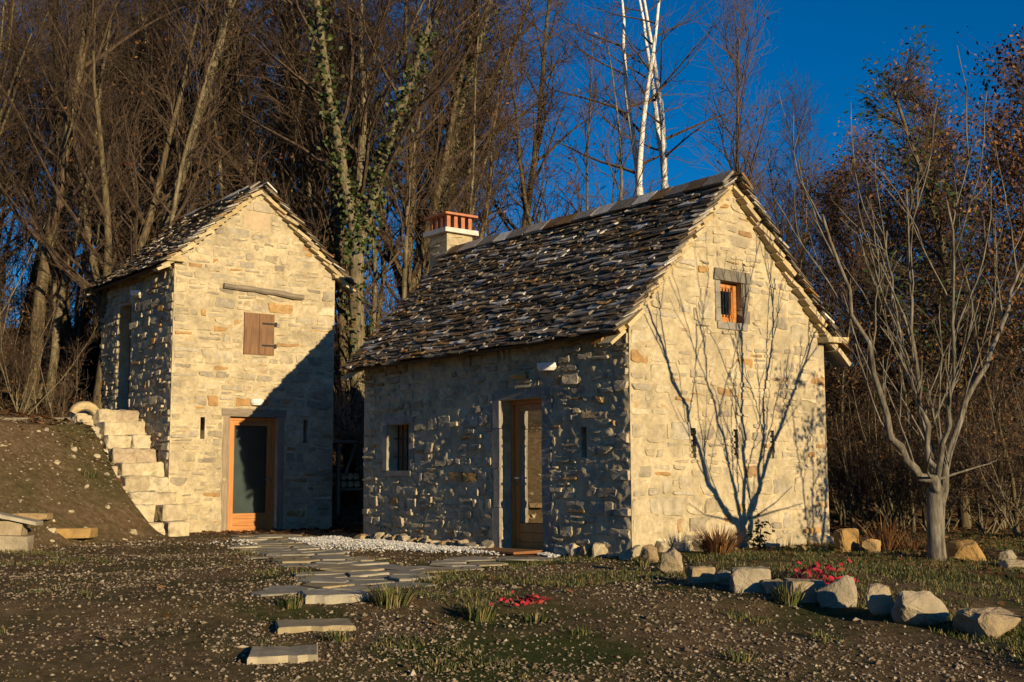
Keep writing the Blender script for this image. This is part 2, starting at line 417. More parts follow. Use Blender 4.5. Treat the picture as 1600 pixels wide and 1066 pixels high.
class Wall:
    """one masonry face: mortar sheet + stones, in (u,v,w): along, up, outward"""
    def __init__(s, origin, u, n, w, eave, apex=None, seed=1, mean_h=.15, mean_w=.27, proud=(.0, .02), mamp=.012, openings=(), dress=(), v0=-.35, step=.035, gap=.016, big=None):
        s.o = Vector(origin); s.u = Vector(u); s.n = Vector(n); s.w = w; s.eave = eave; s.apex = apex
        s.r = random.Random(seed); s.op = list(openings); s.dress = list(dress); s.v0 = v0; s.step = step; s.proud = proud; s.mamp = mamp; s.seed = seed
        s.mean = (mean_h, mean_w); s.gap = gap; s.big = big or []
    def P(s, u, v, w=0): return s.o+s.u*u+Vector((0, 0, v))+s.n*w
    def top(s, u): return s.eave if s.apex is None else s.eave+(s.apex-s.eave)*(1-abs(u-s.w/2)/(s.w/2))
    def sheet(s, mb):
        def lines(lo, hi, st, snaps):
            k = max(2, int(round((hi-lo)/st))); a = [lo+(hi-lo)*i/k for i in range(k+1)]
            for q in snaps:
                j = min(range(1, k), key=lambda i: abs(a[i]-q)); a[j] = q
            return a
        us = lines(0, s.w, s.step, [q for o in s.op for q in o[:2]]); vs_ = lines(s.v0, s.apex or s.eave, s.step, [q for o in s.op for q in o[2:4]])
        idx = {}; V = []; F = []
        def disp(u, v):
            e = min(u, s.w-u)/.06
            for o in s.op:
                e = min(e, max(max(o[0]-u, u-o[1]), max(o[2]-v, v-o[3]))/.05)
            e = min(1, max(0, e)); k = s.seed*13.7
            d = s.mamp*(1.1*noise.noise((u*6, v*8, k))+.8*noise.noise((u*17, v*15, k+5))) + s.mamp*.5*noise.noise((u*1.3, v*1.5, k+9))
            return d*e
        def vid(i, j):
            if (i, j) not in idx:
                idx[(i, j)] = len(V); V.append(s.P(us[i], vs_[j], disp(us[i], vs_[j])))
            return idx[(i, j)]
        for i in range(len(us)-1):
            for j in range(len(vs_)-1):
                cu, cv = (us[i]+us[i+1])/2, (vs_[j]+vs_[j+1])/2
                if cv > s.top(cu)+.02: continue
                if any(o[0] < cu < o[1] and o[2] < cv < o[3] for o in s.op): continue
                F.append((vid(i, j), vid(i+1, j), vid(i+1, j+1), vid(i, j+1)))
        mb.add(V, F)
        for (a, b, c, d, dep) in s.op:      # reveals
            q = [s.P(a, c), s.P(b, c), s.P(b, d), s.P(a, d)]; k = [p-s.n*dep for p in q]
            mb.add(q+k, ((0, 4, 5, 1), (1, 5, 6, 2), (2, 6, 7, 3), (3, 7, 4, 0)))
    def stones(s):
        r = s.r
        outline = [(0, s.v0), (s.w, s.v0), (s.w, s.eave)]+([(s.w/2, s.apex)] if s.apex else [])+[(0, s.eave)]
        polys = rubble(s.w, s.v0, s.apex or s.eave, r, s.mean[0], s.mean[1], s.gap, s.seed)
        bigs = [(bu-br*.62, bu+br*.62, bv-br*.55, bv+br*.55) for bu, bv, br in s.big]
        out = []
        avoid = [(o[0]-.015, o[1]+.015, o[2]-.015, o[3]+.015) for o in s.op]+list(s.dress)+bigs
        for (a, b, c, d) in bigs:
            g_ = .018; polys.append(('big', [(a+g_, c+g_), ((a+b)/2, c+g_*.4), (b-g_, c+g_*1.6), (b-g_*.6, (c+d)/2), (b-g_*1.4, d-g_), ((a+b)/2, d-g_*.6), (a+g_*.6, d-g_*1.5), (a+g_*.4, (c+d)/2)]))
        for poly in polys:
            isbig = poly[0] == 'big'
            if isbig: poly = poly[1]
            for i in range(len(outline)):
                (ax, ay), (bx, by) = outline[i], outline[(i+1) % len(outline)]
                ex, ey = by-ay, ax-bx; poly = clip(poly, ex, ey, ex*ax+ey*ay)
                if len(poly) < 3: break
            if len(poly) < 3: continue
            for (a, b, c, d) in ([] if isbig else avoid):
                xs_ = [p[0] for p in poly]; ys_ = [p[1] for p in poly]
                if max(xs_) <= a or min(xs_) >= b or max(ys_) <= c or min(ys_) >= d: continue
                opts = [clip(poly, 1, 0, a), clip(poly, -1, 0, -b), clip(poly, 0, 1, c), clip(poly, 0, -1, -d)]
                opts = [o for o in opts if len(o) >= 3]
                poly = max(opts, key=area) if opts else None
                if not poly: break
            if not poly or area(poly) < .0035: continue
            poly = simplify(poly, .03)
            if len(poly) < 3: continue
            poly = chaikin(poly, r.uniform(.10, .24))
            poly = simplify(poly, .022)
            if len(poly) < 4 or area(poly) < .003: continue
            cx = sum(p[0] for p in poly)/len(poly); cy = sum(p[1] for p in poly)/len(poly)
            pr = r.uniform(*s.proud); tu, tv = r.uniform(-.07, .07), r.uniform(-.10, .10)
            t = r.random(); tint = t*.80 if r.random() > .09 else r.uniform(.82, 1)
            V = []; n = len(poly)
            jit = [(r.uniform(-.008, .008), r.uniform(-.008, .008)) for _ in poly]
            for (x, y), (ja, jb) in zip(poly, jit): V.append(s.P(x+ja, y+jb, -.022))
            for x, y in poly:
                q = 1-min(.35, r.uniform(.010, .022)/max(.04, math.hypot(x-cx, y-cy)))
                V.append(s.P(cx+(x-cx)*q, cy+(y-cy)*q, pr+r.uniform(-.004, .005)+(x-cx)*tu+(y-cy)*tv))
            V.append(s.P(cx+r.uniform(-.02, .02), cy+r.uniform(-.015, .015), pr+r.uniform(-.003, .010)))
            F = []
            for i in range(n):
                k = (i+1) % n
                F += [(i, k, n+k, n+i), (n+i, n+k, 2*n)]
            c = s.P(cx, cy, pr); dist = (c-CAM).length
            out.append((area(poly)/dist**2, c, V, F, tint))
        return out
def place_pieces(pieces, parent, name, mat, limit=300, stuffname=None):
    pieces.sort(key=lambda q: -q[0])
    for sc_, c, V, F, tint in pieces[:limit]:
        mb = MB(); mb.tint = tint; mb.add(V, F); mb.build(name, mat, parent, c)
    rest = pieces[limit:]
    if rest:
        mb = MB()
        for sc_, c, V, F, tint in rest: mb.tint = tint; mb.add(V, F)
        o = mb.build(stuffname or name+'_infill', mat, parent, WORLD[parent.name]); o['kind'] = 'stuff'

def roof(parent, x0, w, y0, y1, eave, apex, mat, rnd, oe=.30, og=.16, expo=.064):
    xm = x0+w/2; p = math.atan2(apex-eave, w/2); cp, sp = math.cos(p), math.sin(p)
    slope = (w/2+oe)/cp
    base = Vector((xm, y0, apex+.05))
    deck = MB(); pieces = []; verge = []
    for sg in (-1, 1):
        dn = Vector((sg*cp, 0, -sp)); nm = Vector((sg*sp, 0, cp))
        def Q(a, b, w_): return Vector((xm, a, apex+.03))+dn*b+nm*w_
        a0, a1 = y0-.06, y1+.06; s2 = slope-.06
        q = [Q(a0, 0, -.0), Q(a1, 0, -.0), Q(a1, s2, -.0), Q(a0, s2, -.0), Q(a0, 0, .05), Q(a1, 0, .05), Q(a1, s2, .05), Q(a0, s2, .05)]
        deck.add(q, ((0,3,2,1),(4,5,6,7),(0,1,5,4),(1,2,6,5),(2,3,7,6),(3,0,4,7)))
        b = .16
        while b < slope+.03:
            a = y0-og-rnd.uniform(0, .06)
            end = y1+og+rnd.uniform(-.03, .05)
            while a < end:
                ww = rnd.uniform(.12, .44); a2 = min(a+ww, end)
                if end-a2 < .12: a2 = end
                t = rnd.uniform(.012, .030); up = min(b+.02, rnd.uniform(.22, .30)); l0 = b-up; l1 = b+rnd.uniform(-.025, .03)
                lift = .05+.28*up+rnd.uniform(-.010, .016); tw = rnd.uniform(-.010, .010)
                V = []
                for top in (0, 1):
                    th = t*top
                    V += [Q(a+.004, l0, .05+th), Q(a2-.004, l0, .05+th),
                          Q(a2-.004+rnd.uniform(-.02, .012), l1+rnd.uniform(-.02, .02), lift+tw+th*rnd.uniform(.8, 1.15)),
                          Q((a+a2)/2+rnd.uniform(-.05, .05), l1+rnd.uniform(-.012, .03), lift+th*rnd.uniform(.8, 1.2)),
                          Q(a+.004+rnd.uniform(-.012, .02), l1+rnd.uniform(-.02, .02), lift-tw+th*rnd.uniform(.8, 1.15))]
                F = [(4, 3, 2, 1, 0), (5, 6, 7, 8, 9), (0, 1, 6, 5), (1, 2, 7, 6), (2, 3, 8, 7), (3, 4, 9, 8), (4, 0, 5, 9)]
                c = Q((a+a2)/2, (l0+l1)/2, .08)
                vis = 1 if sg < 0 else (.4 if a < y0 else .001)
                pieces.append((vis*(a2-a)/(c-CAM).length**2, c, V, F, rnd.random()))
                a = a2
            b += expo*rnd.uniform(.85, 1.15)
        # verge course under the slab ends
        b = .1
        while b < slope-.05:
            ln = rnd.uniform(.17, .30); t = rnd.uniform(.04, .075); o2 = og-.03+rnd.uniform(-.06, .05); li = rnd.uniform(.05, .09)
            for ya, yb in ((y0-o2, y0+.12), (y1-.12, y1+o2)):
                V = [Q(ya, b-.06, -.075), Q(yb, b-.06, -.075), Q(yb, b+ln, -.075+li), Q(ya+rnd.uniform(-.03, .03), b+ln, -.075+li)]
                V += [v+nm*t for v in V]
                verge.append(((yb-ya)/(V[0]-CAM).length**2, V[0].copy(), V, [(0,3,2,1),(4,5,6,7),(0,1,5,4),(1,2,6,5),(2,3,7,6),(3,0,4,7)], rnd.random()))
            b += ln*rnd.uniform(.62, .75)
    # ridge slabs
    a = y0-og
    while a < y1+og:
        ww = rnd.uniform(.3, .55)
        for sg in (-1, 1):
            dn = Vector((sg*cp, 0, -sp)); nm = Vector((sg*sp, 0, cp))
            V = []
            for top in (0, 1):
                for (aa, bb, w_) in ((a, -.03, .13), (a+ww-.01, -.03, .13), (a+ww-.01, .24, .15), (a, .24+rnd.uniform(-.03, .03), .15)):
                    V.append(Vector((xm, aa, apex+.03))+dn*bb+nm*(w_+.035*top+rnd.uniform(-.006, .006)+(.012 if sg > 0 else 0)))
            pieces.append(((1 if sg < 0 else .3)*ww/(V[0]-CAM).length**2, V[0].copy(), V, [(0,3,2,1),(4,5,6,7),(0,1,5,4),(1,2,6,5),(2,3,7,6),(3,0,4,7)], .45+.55*rnd.random()))
        a += ww
    d = deck.build('roof', M_dark, parent, base)
    place_pieces(pieces, d, 'roof_slab', mat, 300, 'roof_slab_courses')
    place_pieces(verge, d, 'verge_slab', M_verge, 300)
    return d

def part_box(name, mat, parent, W, u0, u1, v0, v1, w0, w1, jit=0, extra=None):
    mb = MB()
    def bx(a, b, c, d, e, f):
        V = [W.P(x, y, z) for z in (e, f) for x, y in ((a, c), (b, c), (b, d), (a, d))]
        if jit: V = [v+Vector((rng.uniform(-jit, jit), rng.uniform(-jit, jit), rng.uniform(-jit, jit))) for v in V]
        mb.add(V, ((0,3,2,1),(4,5,6,7),(0,1,5,4),(1,2,6,5),(2,3,7,6),(3,0,4,7)))
    bx(u0, u1, v0, v1, w0, w1)
    for e in extra or []: bx(*e)
    return mb.build(name, mat, parent, W.P((u0+u1)/2, v0, (w0+w1)/2))
def frame_boxes(a, b, c, d, t, w0, w1, bottom=True):
    r = [(a, a+t, c, d, w0, w1), (b-t, b, c, d, w0, w1), (a+t, b-t, d-t, d, w0, w1)]
    if bottom: r.append((a+t, b-t, c, c+t, w0, w1))
    return r
def wood_door(parent, W, a, b, c, d, dep, panel_h, behind, behind_mat, handle_side, label):
    fr = frame_boxes(a, b, c, d, .055, -dep, -dep+.09, False)
    door = part_box('door', M_larch, parent, W, *fr[0], extra=fr[1:])
    door['label'] = label
    a2, b2, d2 = a+.058, b-.058, d-.058; c2 = c+.012; st = .095; z0, z1 = -dep+.012, -dep+.062
    lf = [(a2, a2+st, c2, d2, z0, z1), (b2-st, b2, c2, d2, z0, z1)]
    part_box('stile', M_larch, door, W, *lf[0]); part_box('stile', M_larch, door, W, *lf[1])
    part_box('top_rail', M_larchx, door, W, a2+st, b2-st, d2-st, d2, z0, z1-.003)
    k = c2; i = 0
    while k < c2+panel_h-.01:
        part_box('panel_board', M_larchx, door, W, a2+st, b2-st, k, min(k+.125, c2+panel_h), z0, z1-.006-(.004 if i % 2 else 0)); k += .13; i += 1
    part_box('glass_pane', M_glass, door, W, a2+st-.01, b2-st+.01, c2+panel_h-.005, d2-st+.01, -dep+.03, -dep+.038)
    behind(door, a2+st, b2-st, c2+panel_h, d2-st, -dep-.03, behind_mat)
    hu = a2+st*.5 if handle_side < 0 else b2-st*.5
    part_box('handle', M_steel, door, W, hu-.012, hu+.012, c+1.02, c+1.05, z1, z1+.05, extra=[(hu-.012, hu+.10*(-handle_side), c+1.025, c+1.045, z1+.04, z1+.058), (hu-.02, hu+.02, c+.93, c+1.08, z1, z1+.006)])
    return door
def blind(W):
    def f(door, a, b, c, d, w, m): part_box('blind', m, door, W, a-.02, b+.02, c-.02, d+.02, w-.01, w)
    return f
def curtain(W):
    def f(door, a, b, c, d, w, m):
        mb = MB(); k = 14; V = []
        b3 = a+(b-a)*.55
        for i in range(k+1):
            u = a+(b3-a)*i/k; ww = w-.05+.02*math.sin(i*1.9)
            V += [W.P(u, c, ww), W.P(u, d, ww)]
        mb.add(V, [(2*i, 2*i+2, 2*i+3, 2*i+1) for i in range(k)]); mb.build('curtain', m, door, W.P(a, c, w))
    return f
def half_lamp(parent, W, u, v, r, h):
    mb = MB(); V = []; n = 12
    for k, (rr, vv_) in enumerate(((r, h), (r, h*.45), (r*.82, 0), (r*.1, 0.0))):
        for i in range(n+1):
            an = math.pi*i/n
            V.append(W.P(u+rr*math.cos(an), v+vv_, .03+rr*.9*math.sin(an)))
    F = [(k*(n+1)+i, k*(n+1)+i+1, (k+1)*(n+1)+i+1, (k+1)*(n+1)+i) for k in range(3) for i in range(n)]
    F.append(tuple(range(n+1))[::-1]); mb.add(V, F)
    lo = mb.build('wall_lamp', M_lamp, parent, W.P(u, v, 0))
    part_box('lamp_bracket', M_lamp, lo, W, u-r*.8, u+r*.8, v+.01, v+h-.01, -.02, .032)

# ---------------------------------------------------------------- house
house = empty('stone_house', (HW/2, HL/2, 0), 'long low rubble-stone house with mossy slab roof and terracotta-capped chimney', 'house')
DOOR = (1.77, 2.70, -.03, 2.12, .30); WIN = (5.13, 5.76, 1.14, 1.88, .30); SLITL = (.84, .95, 1.28, 1.68, .4)
WL = Wall((0, 0, 0), (0, 1, 0), (-1, 0, 0), HL, HE+.06, None, 3, .115, .19, (.004, .046), .030, [DOOR, WIN, SLITL],
          [(1.56, 2.90, -.35, 2.27), (5.08, 5.81, 1.0, 2.0)], step=.027)
GWIN = (1.70, 2.14, 3.12, 3.68, .22)
SL = [(1.08, 1.17, 1.27, 1.65, .4), (1.90, 1.99, 1.25, 1.65, .4), (2.64, 2.73, 1.27, 1.66, .4)]
WG = Wall((0, 0, 0), (1, 0, 0), (0, -1, 0), HW, HE, HR, 5, .13, .23, (.001, .015), .011, [GWIN]+SL, [(1.55, 2.26, 3.0, 3.86)],
          big=[(1.42, 3.25, .26), (2.52, 3.3, .26), (.45, 1.6, .3), (.5, 2.35, .26), (3.3, 3.05, .28), (.95, .95, .2)])
mb = MB(); WL.sheet(mb); WG.sheet(mb)
# hidden sides, plain
mb.add([(HW, 0, -.35), (HW, HL, -.35), (HW, HL, HE+.06), (HW, 0, HE+.06)], [(0, 1, 2, 3)])
mb.add([(0, HL, -.35), (0, HL, HE), (HW/2, HL, HR), (HW, HL, HE), (HW, HL, -.35)], [(0, 1, 2, 3, 4)])
hwall = mb.build('wall', M_mortar, house, (HW/2, HL/2, 0), smooth=True)
place_pieces(WL.stones()+WG.stones(), hwall, 'stone', M_stone, 300, 'rubble_stones')
roof(house, 0, HW, 0, HL, HE, HR, M_slab, random.Random(11))
# base course boulders along the long wall
r0 = random.Random(4)
def rock_piece(c, sx, sy, sz, r, n=16, block=False):
    bm = bmesh.new()
    if block:
        for x in (-1, 1):
            for y in (-1, 1):
                for z in (-1, 1):
                    if r.random() < .25:
                        for k in range(3):
                            q = [x, y, z]; q[k] *= r.uniform(.45, .75); bm.verts.new((q[0]*sx/2, q[1]*sy/2, q[2]*sz/2))
                    else: bm.verts.new((x*sx/2*r.uniform(.82, 1.02), y*sy/2*r.uniform(.82, 1.02), z*sz/2*r.uniform(.82, 1.02)))
    else:
        for _ in range(n):
            v = Vector((r.gauss(0, 1), r.gauss(0, 1), r.gauss(0, 1))).normalized()
            m = max(abs(v.x), abs(v.y), abs(v.z)); v = v*(.35+.65/m)*r.uniform(.75, 1.0)
            v = Vector([max(-1, min(1, q)) for q in v])
            bm.verts.new((v.x*sx/2, v.y*sy/2, v.z*sz/2))
    h = bmesh.ops.convex_hull(bm, input=bm.verts[:])
    bmesh.ops.delete(bm, geom=[g for g in set(h['geom_interior']+h['geom_unused']) if isinstance(g, bmesh.types.BMVert) and g.is_valid], context='VERTS')
    return bm
def rock(name, c, size, r, mat, parent=None, rotz=0, n=18, rough=.02, tint=.5, sub=2, block=False):
    bm = rock_piece(c, *size, r, n, block)
    bmesh.ops.bevel(bm, geom=bm.edges[:], offset=min(size)*.05, segments=1, affect='EDGES')
    if sub: bmesh.ops.subdivide_edges(bm, edges=bm.edges[:], cuts=sub-1, use_grid_fill=True)
    bmesh.ops.triangulate(bm, faces=bm.faces[:])
    k = r.uniform(0, 99)
    for v in bm.verts:
        nz = Vector(v.co)*(1.2/max(size)) ; f = 4
        v.co += v.co.normalized()*rough*(noise.noise((nz.x*f+k, nz.y*f, nz.z*f))+.5*noise.noise((nz.x*11+k, nz.y*11, nz.z*11)))
    bmesh.ops.rotate(bm, verts=bm.verts[:], matrix=Matrix.Rotation(rotz, 3, 'Z'))
    me = bpy.data.meshes.new(name); bm.to_mesh(me); nv = len(bm.verts); bm.free()
    at = me.attributes.new('tint', 'FLOAT', 'POINT'); at.data.foreach_set('value', np.full(nv, tint, dtype=np.float32))
    me.materials.append(mat)
    return link(bpy.data.objects.new(name, me), parent, c)
y = -.05
while y < HL:
    w = r0.uniform(.16, .36); hh = r0.uniform(.13, .26)
    if not (1.5 < y+w/2 < 2.95):
        rock('footing_stone', Vector((-.04+r0.uniform(-.05, .02), y+w/2, height(-.1, y+w/2)+hh*.25)), (r0.uniform(.2, .3), w*1.05, hh), r0, M_stone, hwall, 0, 16, .02, r0.choice((.05, .15, .5, .85)), 2)
    y += w*.92
for x in (.1, .45, .8, 1.15, 3.5, 3.75): rock('footing_stone', Vector((x, -.05, height(x, -.2)+.04)), (r0.uniform(.25, .42), .26, r0.uniform(.18, .3)), r0, M_stone, hwall, 0, 16, .02, r0.choice((.1, .2, .8)), 2)
# door surround of dressed blocks
for ua, ub, vs_ in ((1.57, 1.765, (-.05, .52, 1.02, 1.6, 2.12)), (2.705, 2.88, (-.05, .6, 1.15, 1.72, 2.12))):
    for va, vb in zip(vs_[:-1], vs_[1:]):
        part_box('jamb_stone', M_jamb, hwall, WL, ua+rng.uniform(-.03, .03), ub, va+.004, vb-.004, -.28, .012+rng.uniform(-.006, .008), .004) if ub < 2 else \
        part_box('jamb_stone', M_jamb, hwall, WL, ua, ub+rng.uniform(-.04, .04), va+.004, vb-.004, -.28, .04+rng.uniform(-.006, .010), .004)
part_box('lintel', M_jamb, hwall, WL, 1.6, 2.86, 2.125, 2.26, -.28, .012, .005)
rock('projecting_stone', WL.P(2.18, 2.46, .08), (.3, .34, .13), random.Random(2), M_verge, hwall, 0, 16, .01, .2)
wood_door(house, WL, 1.772, 2.698, -.02, 2.118, .26, .40, curtain(WL), M_curtain, 1, 'glazed larch door set deep in the shaded wall')
half_lamp(house, WL, 1.58, 2.47, .17, .10)
# barred window
wf = frame_boxes(5.135, 5.755, 1.145, 1.875, .06, -.27, -.21)
win = part_box('window', M_larch, house, WL, *wf[0], extra=wf[1:]+[(5.43, 5.46, 1.2, 1.82, -.26, -.215)])
part_box('glass_pane', M_glass, win, WL, 5.19, 5.70, 1.2, 1.82, -.25, -.243)
for u in (5.25, 5.385, 5.52, 5.655): part_box('window_bar', M_iron, win, WL, u-.009, u+.009, 1.14, 1.88, -.12, -.102)
for v in (1.36, 1.66): part_box('window_bar', M_iron, win, WL, 5.13, 5.76, v-.008, v+.008, -.10, -.09)
part_box('sill', M_jamb, win, WL, 5.08, 5.81, 1.05, 1.138, -.2, .03, .004)
part_box('lintel', M_jamb, win, WL, 5.0, 5.9, 1.885, 2.02, -.2, .022, .004)
part_box('jamb_stone', M_jamb, win, WL, 5.765, 5.9, 1.145, 1.88, -.2, .045, .004)
part_box('jamb_stone', M_jamb, win, WL, 5.0, 5.125, 1.145, 1.88, -.2, .018, .004)
# gable window
wf = frame_boxes(1.71, 2.13, 3.13, 3.67, .06, -.17, -.10)
win = part_box('window', M_larchx, house, WG, *wf[0], extra=wf[1:]); win['label'] = 'small larch attic window under a dark stone lintel'
wf = frame_boxes(1.772, 2.068, 3.192, 3.608, .045, -.155, -.11)
part_box('sash', M_larch, win, WG, *wf[0], extra=wf[1:])
part_box('glass_pane', M_glass, win, WG, 1.81, 2.03, 3.23, 3.57, -.14, -.133)
part_box('curtain', M_curtain, win, WG, 1.80, 2.04, 3.22, 3.38, -.2, -.19)
for u in (1.86, 1.92, 1.98): part_box('window_bar', M_iron, win, WG, u-.006, u+.006, 3.2, 3.6, -.105, -.095)
part_box('lintel', plainmat('dark_lintel_stone', (.17, .15, .12), .9, nscale=8, namp=.5, bstr=1, coord='World'), win, WG, 1.58, 2.27, 3.685, 3.84, -.2, .035, .012)
for k, (va, vb) in enumerate(((3.12, 3.3), (3.3, 3.5), (3.5, 3.68))):
    part_box('jamb_stone', bpy.data.materials['dark_lintel_stone'], win, WG, 2.145, 2.27-.03*(k % 2), va+.003, vb-.003, -.2, .02, .007)
    part_box('jamb_stone', M_jamb, win, WG, 1.60, 1.695, va+.003, vb-.003, -.2, .014, .004)
part_box('sill', M_jamb, win, WG, 1.62, 2.22, 3.02, 3.115, -.2, .02, .004)
# jagged brick edges of the slits
for (a, b, c, d, e) in SL:
    for k in range(5):
        v = c+(d-c)*(k+.1)/5
        for q, s_ in ((a, 1), (b, -1)):
            x_ = q+s_*rng.uniform(.0, .03); lo, hi = min(q-s_*.03, x_), max(q-s_*.03, x_)
            part_box('slit_brick', M_stone, hwall, WG, lo, hi, v, v+.05, -.1, .012, .003)
for xx in (HW+.1,):
    mb = MB(); mb.tint = .4; mb.box((xx, .12, HE-.04), (.5, .62, .075), None, .015); mb.build('eave_corbel', M_verge, hwall, (xx, .1, HE-.04))
# chimney on the far gable
cx0, cy0 = 2.02, HL+.36
mb = MB(); mb.tint = .2; mb.box((cx0, cy0, 2.5), (.56, .56, 5.9)); chim = mb.build('chimney', M_mortar, house, (cx0, cy0, 0))
pcs = []
for W_ in (Wall((cx0-.28, cy0-.28, 0), (1, 0, 0), (0, -1, 0), .56, 5.44, None, 21, .07, .2, (.008, .022), v0=4.0), Wall((cx0-.28, cy0-.28, 0), (0, 1, 0), (-1, 0, 0), .56, 5.44, None, 22, .07, .2, (.008, .022), v0=3.2)):
    pcs += [q[:4]+(.12+.5*q[4],) for q in W_.stones()]
place_pieces(pcs, chim, 'stone', M_stone, 60)
mb = MB(); mb.box((cx0, cy0, 5.50), (.74, .74, .085), None, .006); mb.build('chimney_slab', M_cement, chim, (cx0, cy0, 5.46))
for i in range(4):
    for j in range(4):
        if i in (0, 3) or j in (0, 3):
            mb = MB(); mb.box((cx0-.24+.16*i, cy0-.24+.16*j, 5.665), (.075, .075, .245), None, .004); mb.build('brick_pillar', M_terra, chim, (cx0-.24+.16*i, cy0-.24+.16*j, 5.54))
mb = MB()
V = [(cx0+sx*.36, cy0+sy*.36, z) for z in (5.79, 5.83) for sx, sy in ((-1,-1),(1,-1),(1,1),(-1,1))]+[(cx0-.15, cy0, 5.89), (cx0+.15, cy0, 5.89)]
mb.add(V, [(3,2,1,0),(0,1,5,4),(1,2,6,5),(2,3,7,6),(3,0,4,7),(4,5,9,8),(5,6,9),(6,7,8,9),(7,4,8)]); mb.build('chimney_cap', M_terra, chim, (cx0, cy0, 5.79))

# ---------------------------------------------------------------- tower
tower = empty('stone_tower', (TX+TW/2, TY+TL/2, 0), 'tall narrow rubble-stone tower house with brown shutter and outside stair', 'house')
TD = (-.50-TX, .52-TX, -.05, 2.22, .26)
WT = Wall((TX, TY, 0), (1, 0, 0), (0, -1, 0), TW, TE, TR, 8, .14, .27, (.0, .016), .012, [TD, (.60, .69, 1.78, 2.2, .4), (2.80, 2.90, 1.73, 2.2, .4)],
          [(-.66-TX, .70-TX, -.35, 2.38), (-.28-TX, .40-TX, 3.46, 4.31), (-.32-TX, .29-TX, 5.97, 6.36)], gap=.018)
UD = (2.25, 2.95, 2.40, 4.62, .3)
WS = Wall((TX, TY, 0), (0, 1, 0), (-1, 0, 0), TL, TE+.05, None, 9, .12, .20, (.004, .044), .028, [UD], [])
mb = MB(); WT.sheet(mb); WS.sheet(mb)
mb.add([(TX+TW, TY, -.35), (TX+TW, TY+TL, -.35), (TX+TW, TY+TL, TE+.05), (TX+TW, TY, TE+.05)], [(0, 1, 2, 3)])
mb.add([(TX, TY+TL, -.35), (TX, TY+TL, TE), (TX+TW/2, TY+TL, TR), (TX+TW, TY+TL, TE), (TX+TW, TY+TL, -.35)], [(0, 1, 2, 3, 4)])
twall = mb.build('wall', M_mortar, tower, (TX+TW/2, TY+TL/2, 0), smooth=True)
place_pieces(WT.stones()+WS.stones(), twall, 'stone', M_stone, 300, 'rubble_stones')
roof(tower, TX, TW, TY, TY+TL, TE, TR, M_slab, random.Random(12), .30, .16, .072)
for xx in (TX-.02, TX+TW+.1):
    mb = MB(); mb.tint = .2; mb.box((xx, TY+.1, TE-.03), (.36, .5, .07), None, .015); mb.build('eave_corbel', M_verge, twall, (xx, TY, TE-.03))
part_box('dressed_block', plainmat('pale_block', (.44, .34, .22), .9, nscale=6, bstr=.8, coord='World'), twall, WT, -.30-TX, .27-TX, 5.99, 6.34, -.1, .012, .012)
wood_door(tower, WT, TD[0]+.002, TD[1]-.002, -.03, 2.218, .2, .36, blind(WT), M_blind, 1, 'glazed larch door half lit by the sun')
part_box('door_post', M_oldwoodz, tower, WT, -.645-TX, -.505-TX, -.05, 2.222, -.18, .012, .004)
part_box('door_post', M_oldwoodz, tower, WT, .525-TX, .66-TX, -.05, 2.222, -.18, .012, .004)
part_box('door_lintel', M_oldwood, tower, WT, -.68-TX, .70-TX, 2.226, 2.39, -.18, .02, .008)
half_lamp(tower, WT, .04-TX, 2.46, .14, .12)
sh = MB()
shut = part_box('shutter', M_shutter, tower, WT, -.26-TX, .39-TX, 3.47, 4.30, -.06, .004)
shut['label'] = 'closed brown shutter of two wide boards'
part_box('shutter_board', M_shutter, shut, WT, -.258-TX, .058-TX, 3.472, 4.298, .006, .036)
part_box('shutter_board', M_shutter, shut, WT, .066-TX, .388-TX, 3.472, 4.298, .006, .038)
for v in (3.66, 4.1): part_box('hinge', M_iron, shut, WT, .12-TX, .43-TX, v-.018, v+.018, .039, .046, extra=[(.40-TX, .44-TX, v-.04, v+.04, .03, .055)])
mb = MB(); q0, q1 = WT.P(-.72-TX, 4.80, .05), WT.P(1.02-TX, 4.70, .05)
mb.tube([q0+(q1-q0)*k/8+Vector((0, 0, rng.uniform(-.012, .012))) for k in range(9)], [.055+rng.uniform(-.008, .008) for _ in range(9)], 7)
mb.build('wall_beam', M_oldwood, tower, (q0+q1)/2)
ud = part_box('upper_door', M_shutter, tower, WS, UD[0]+.01, UD[1]-.01, 2.4, 4.61, -.28, -.24)
for k in range(4): part_box('door_board', M_shutter, ud, WS, UD[0]+.012+k*.17, UD[0]+.175+k*.17, 2.41, 4.60, -.238, -.222)
half_lamp(tower, WS, 1.86, 4.72, .16, .10)

# ---------------------------------------------------------------- staircase beside the tower
stair = empty('stone_staircase', (-2.2, 11.3, 0), 'rough stone staircase climbing the bank along the tower wall', 'stairs')
r1 = random.Random(31)
N = 9
for i in range(N):
    z1 = .27+i*(2.40-.27)/(N-1); y0_ = 9.75+i*.335
    for k in range(2):
        xa = -2.55+k*.42+r1.uniform(-.06, .04); w_ = .45+r1.uniform(-.08, .08); z1 += r1.uniform(-.025, .025)
        rock('step', Vector((xa+w_/2, y0_+.23, z1-.16)), (w_+.04, .52, .33), r1, M_stone, stair, r1.uniform(-.14, .14), 26, .03, r1.choice((.0, .16, .16, .74, .46, .82)), 3, True)
for i in range(46):
    t = r1.random(); yy = 9.7+t*3.2; zz = .1+t*2.2
    rock('side_stone', Vector((-2.68+r1.uniform(-.14, .05), yy, zz-r1.uniform(.05, .35))), (r1.uniform(.2, .36), r1.uniform(.22, .4), r1.uniform(.14, .26)), r1, M_stone, stair, r1.uniform(-.3, .3), 16, .012, r1.choice((.1, .18, .5, .78)), 2, True)
part_box('landing', M_flag, stair, WS, 1.9, 3.3, 2.3, 2.395, .0, .85, .01)
mb = MB(); mb.tint = .2
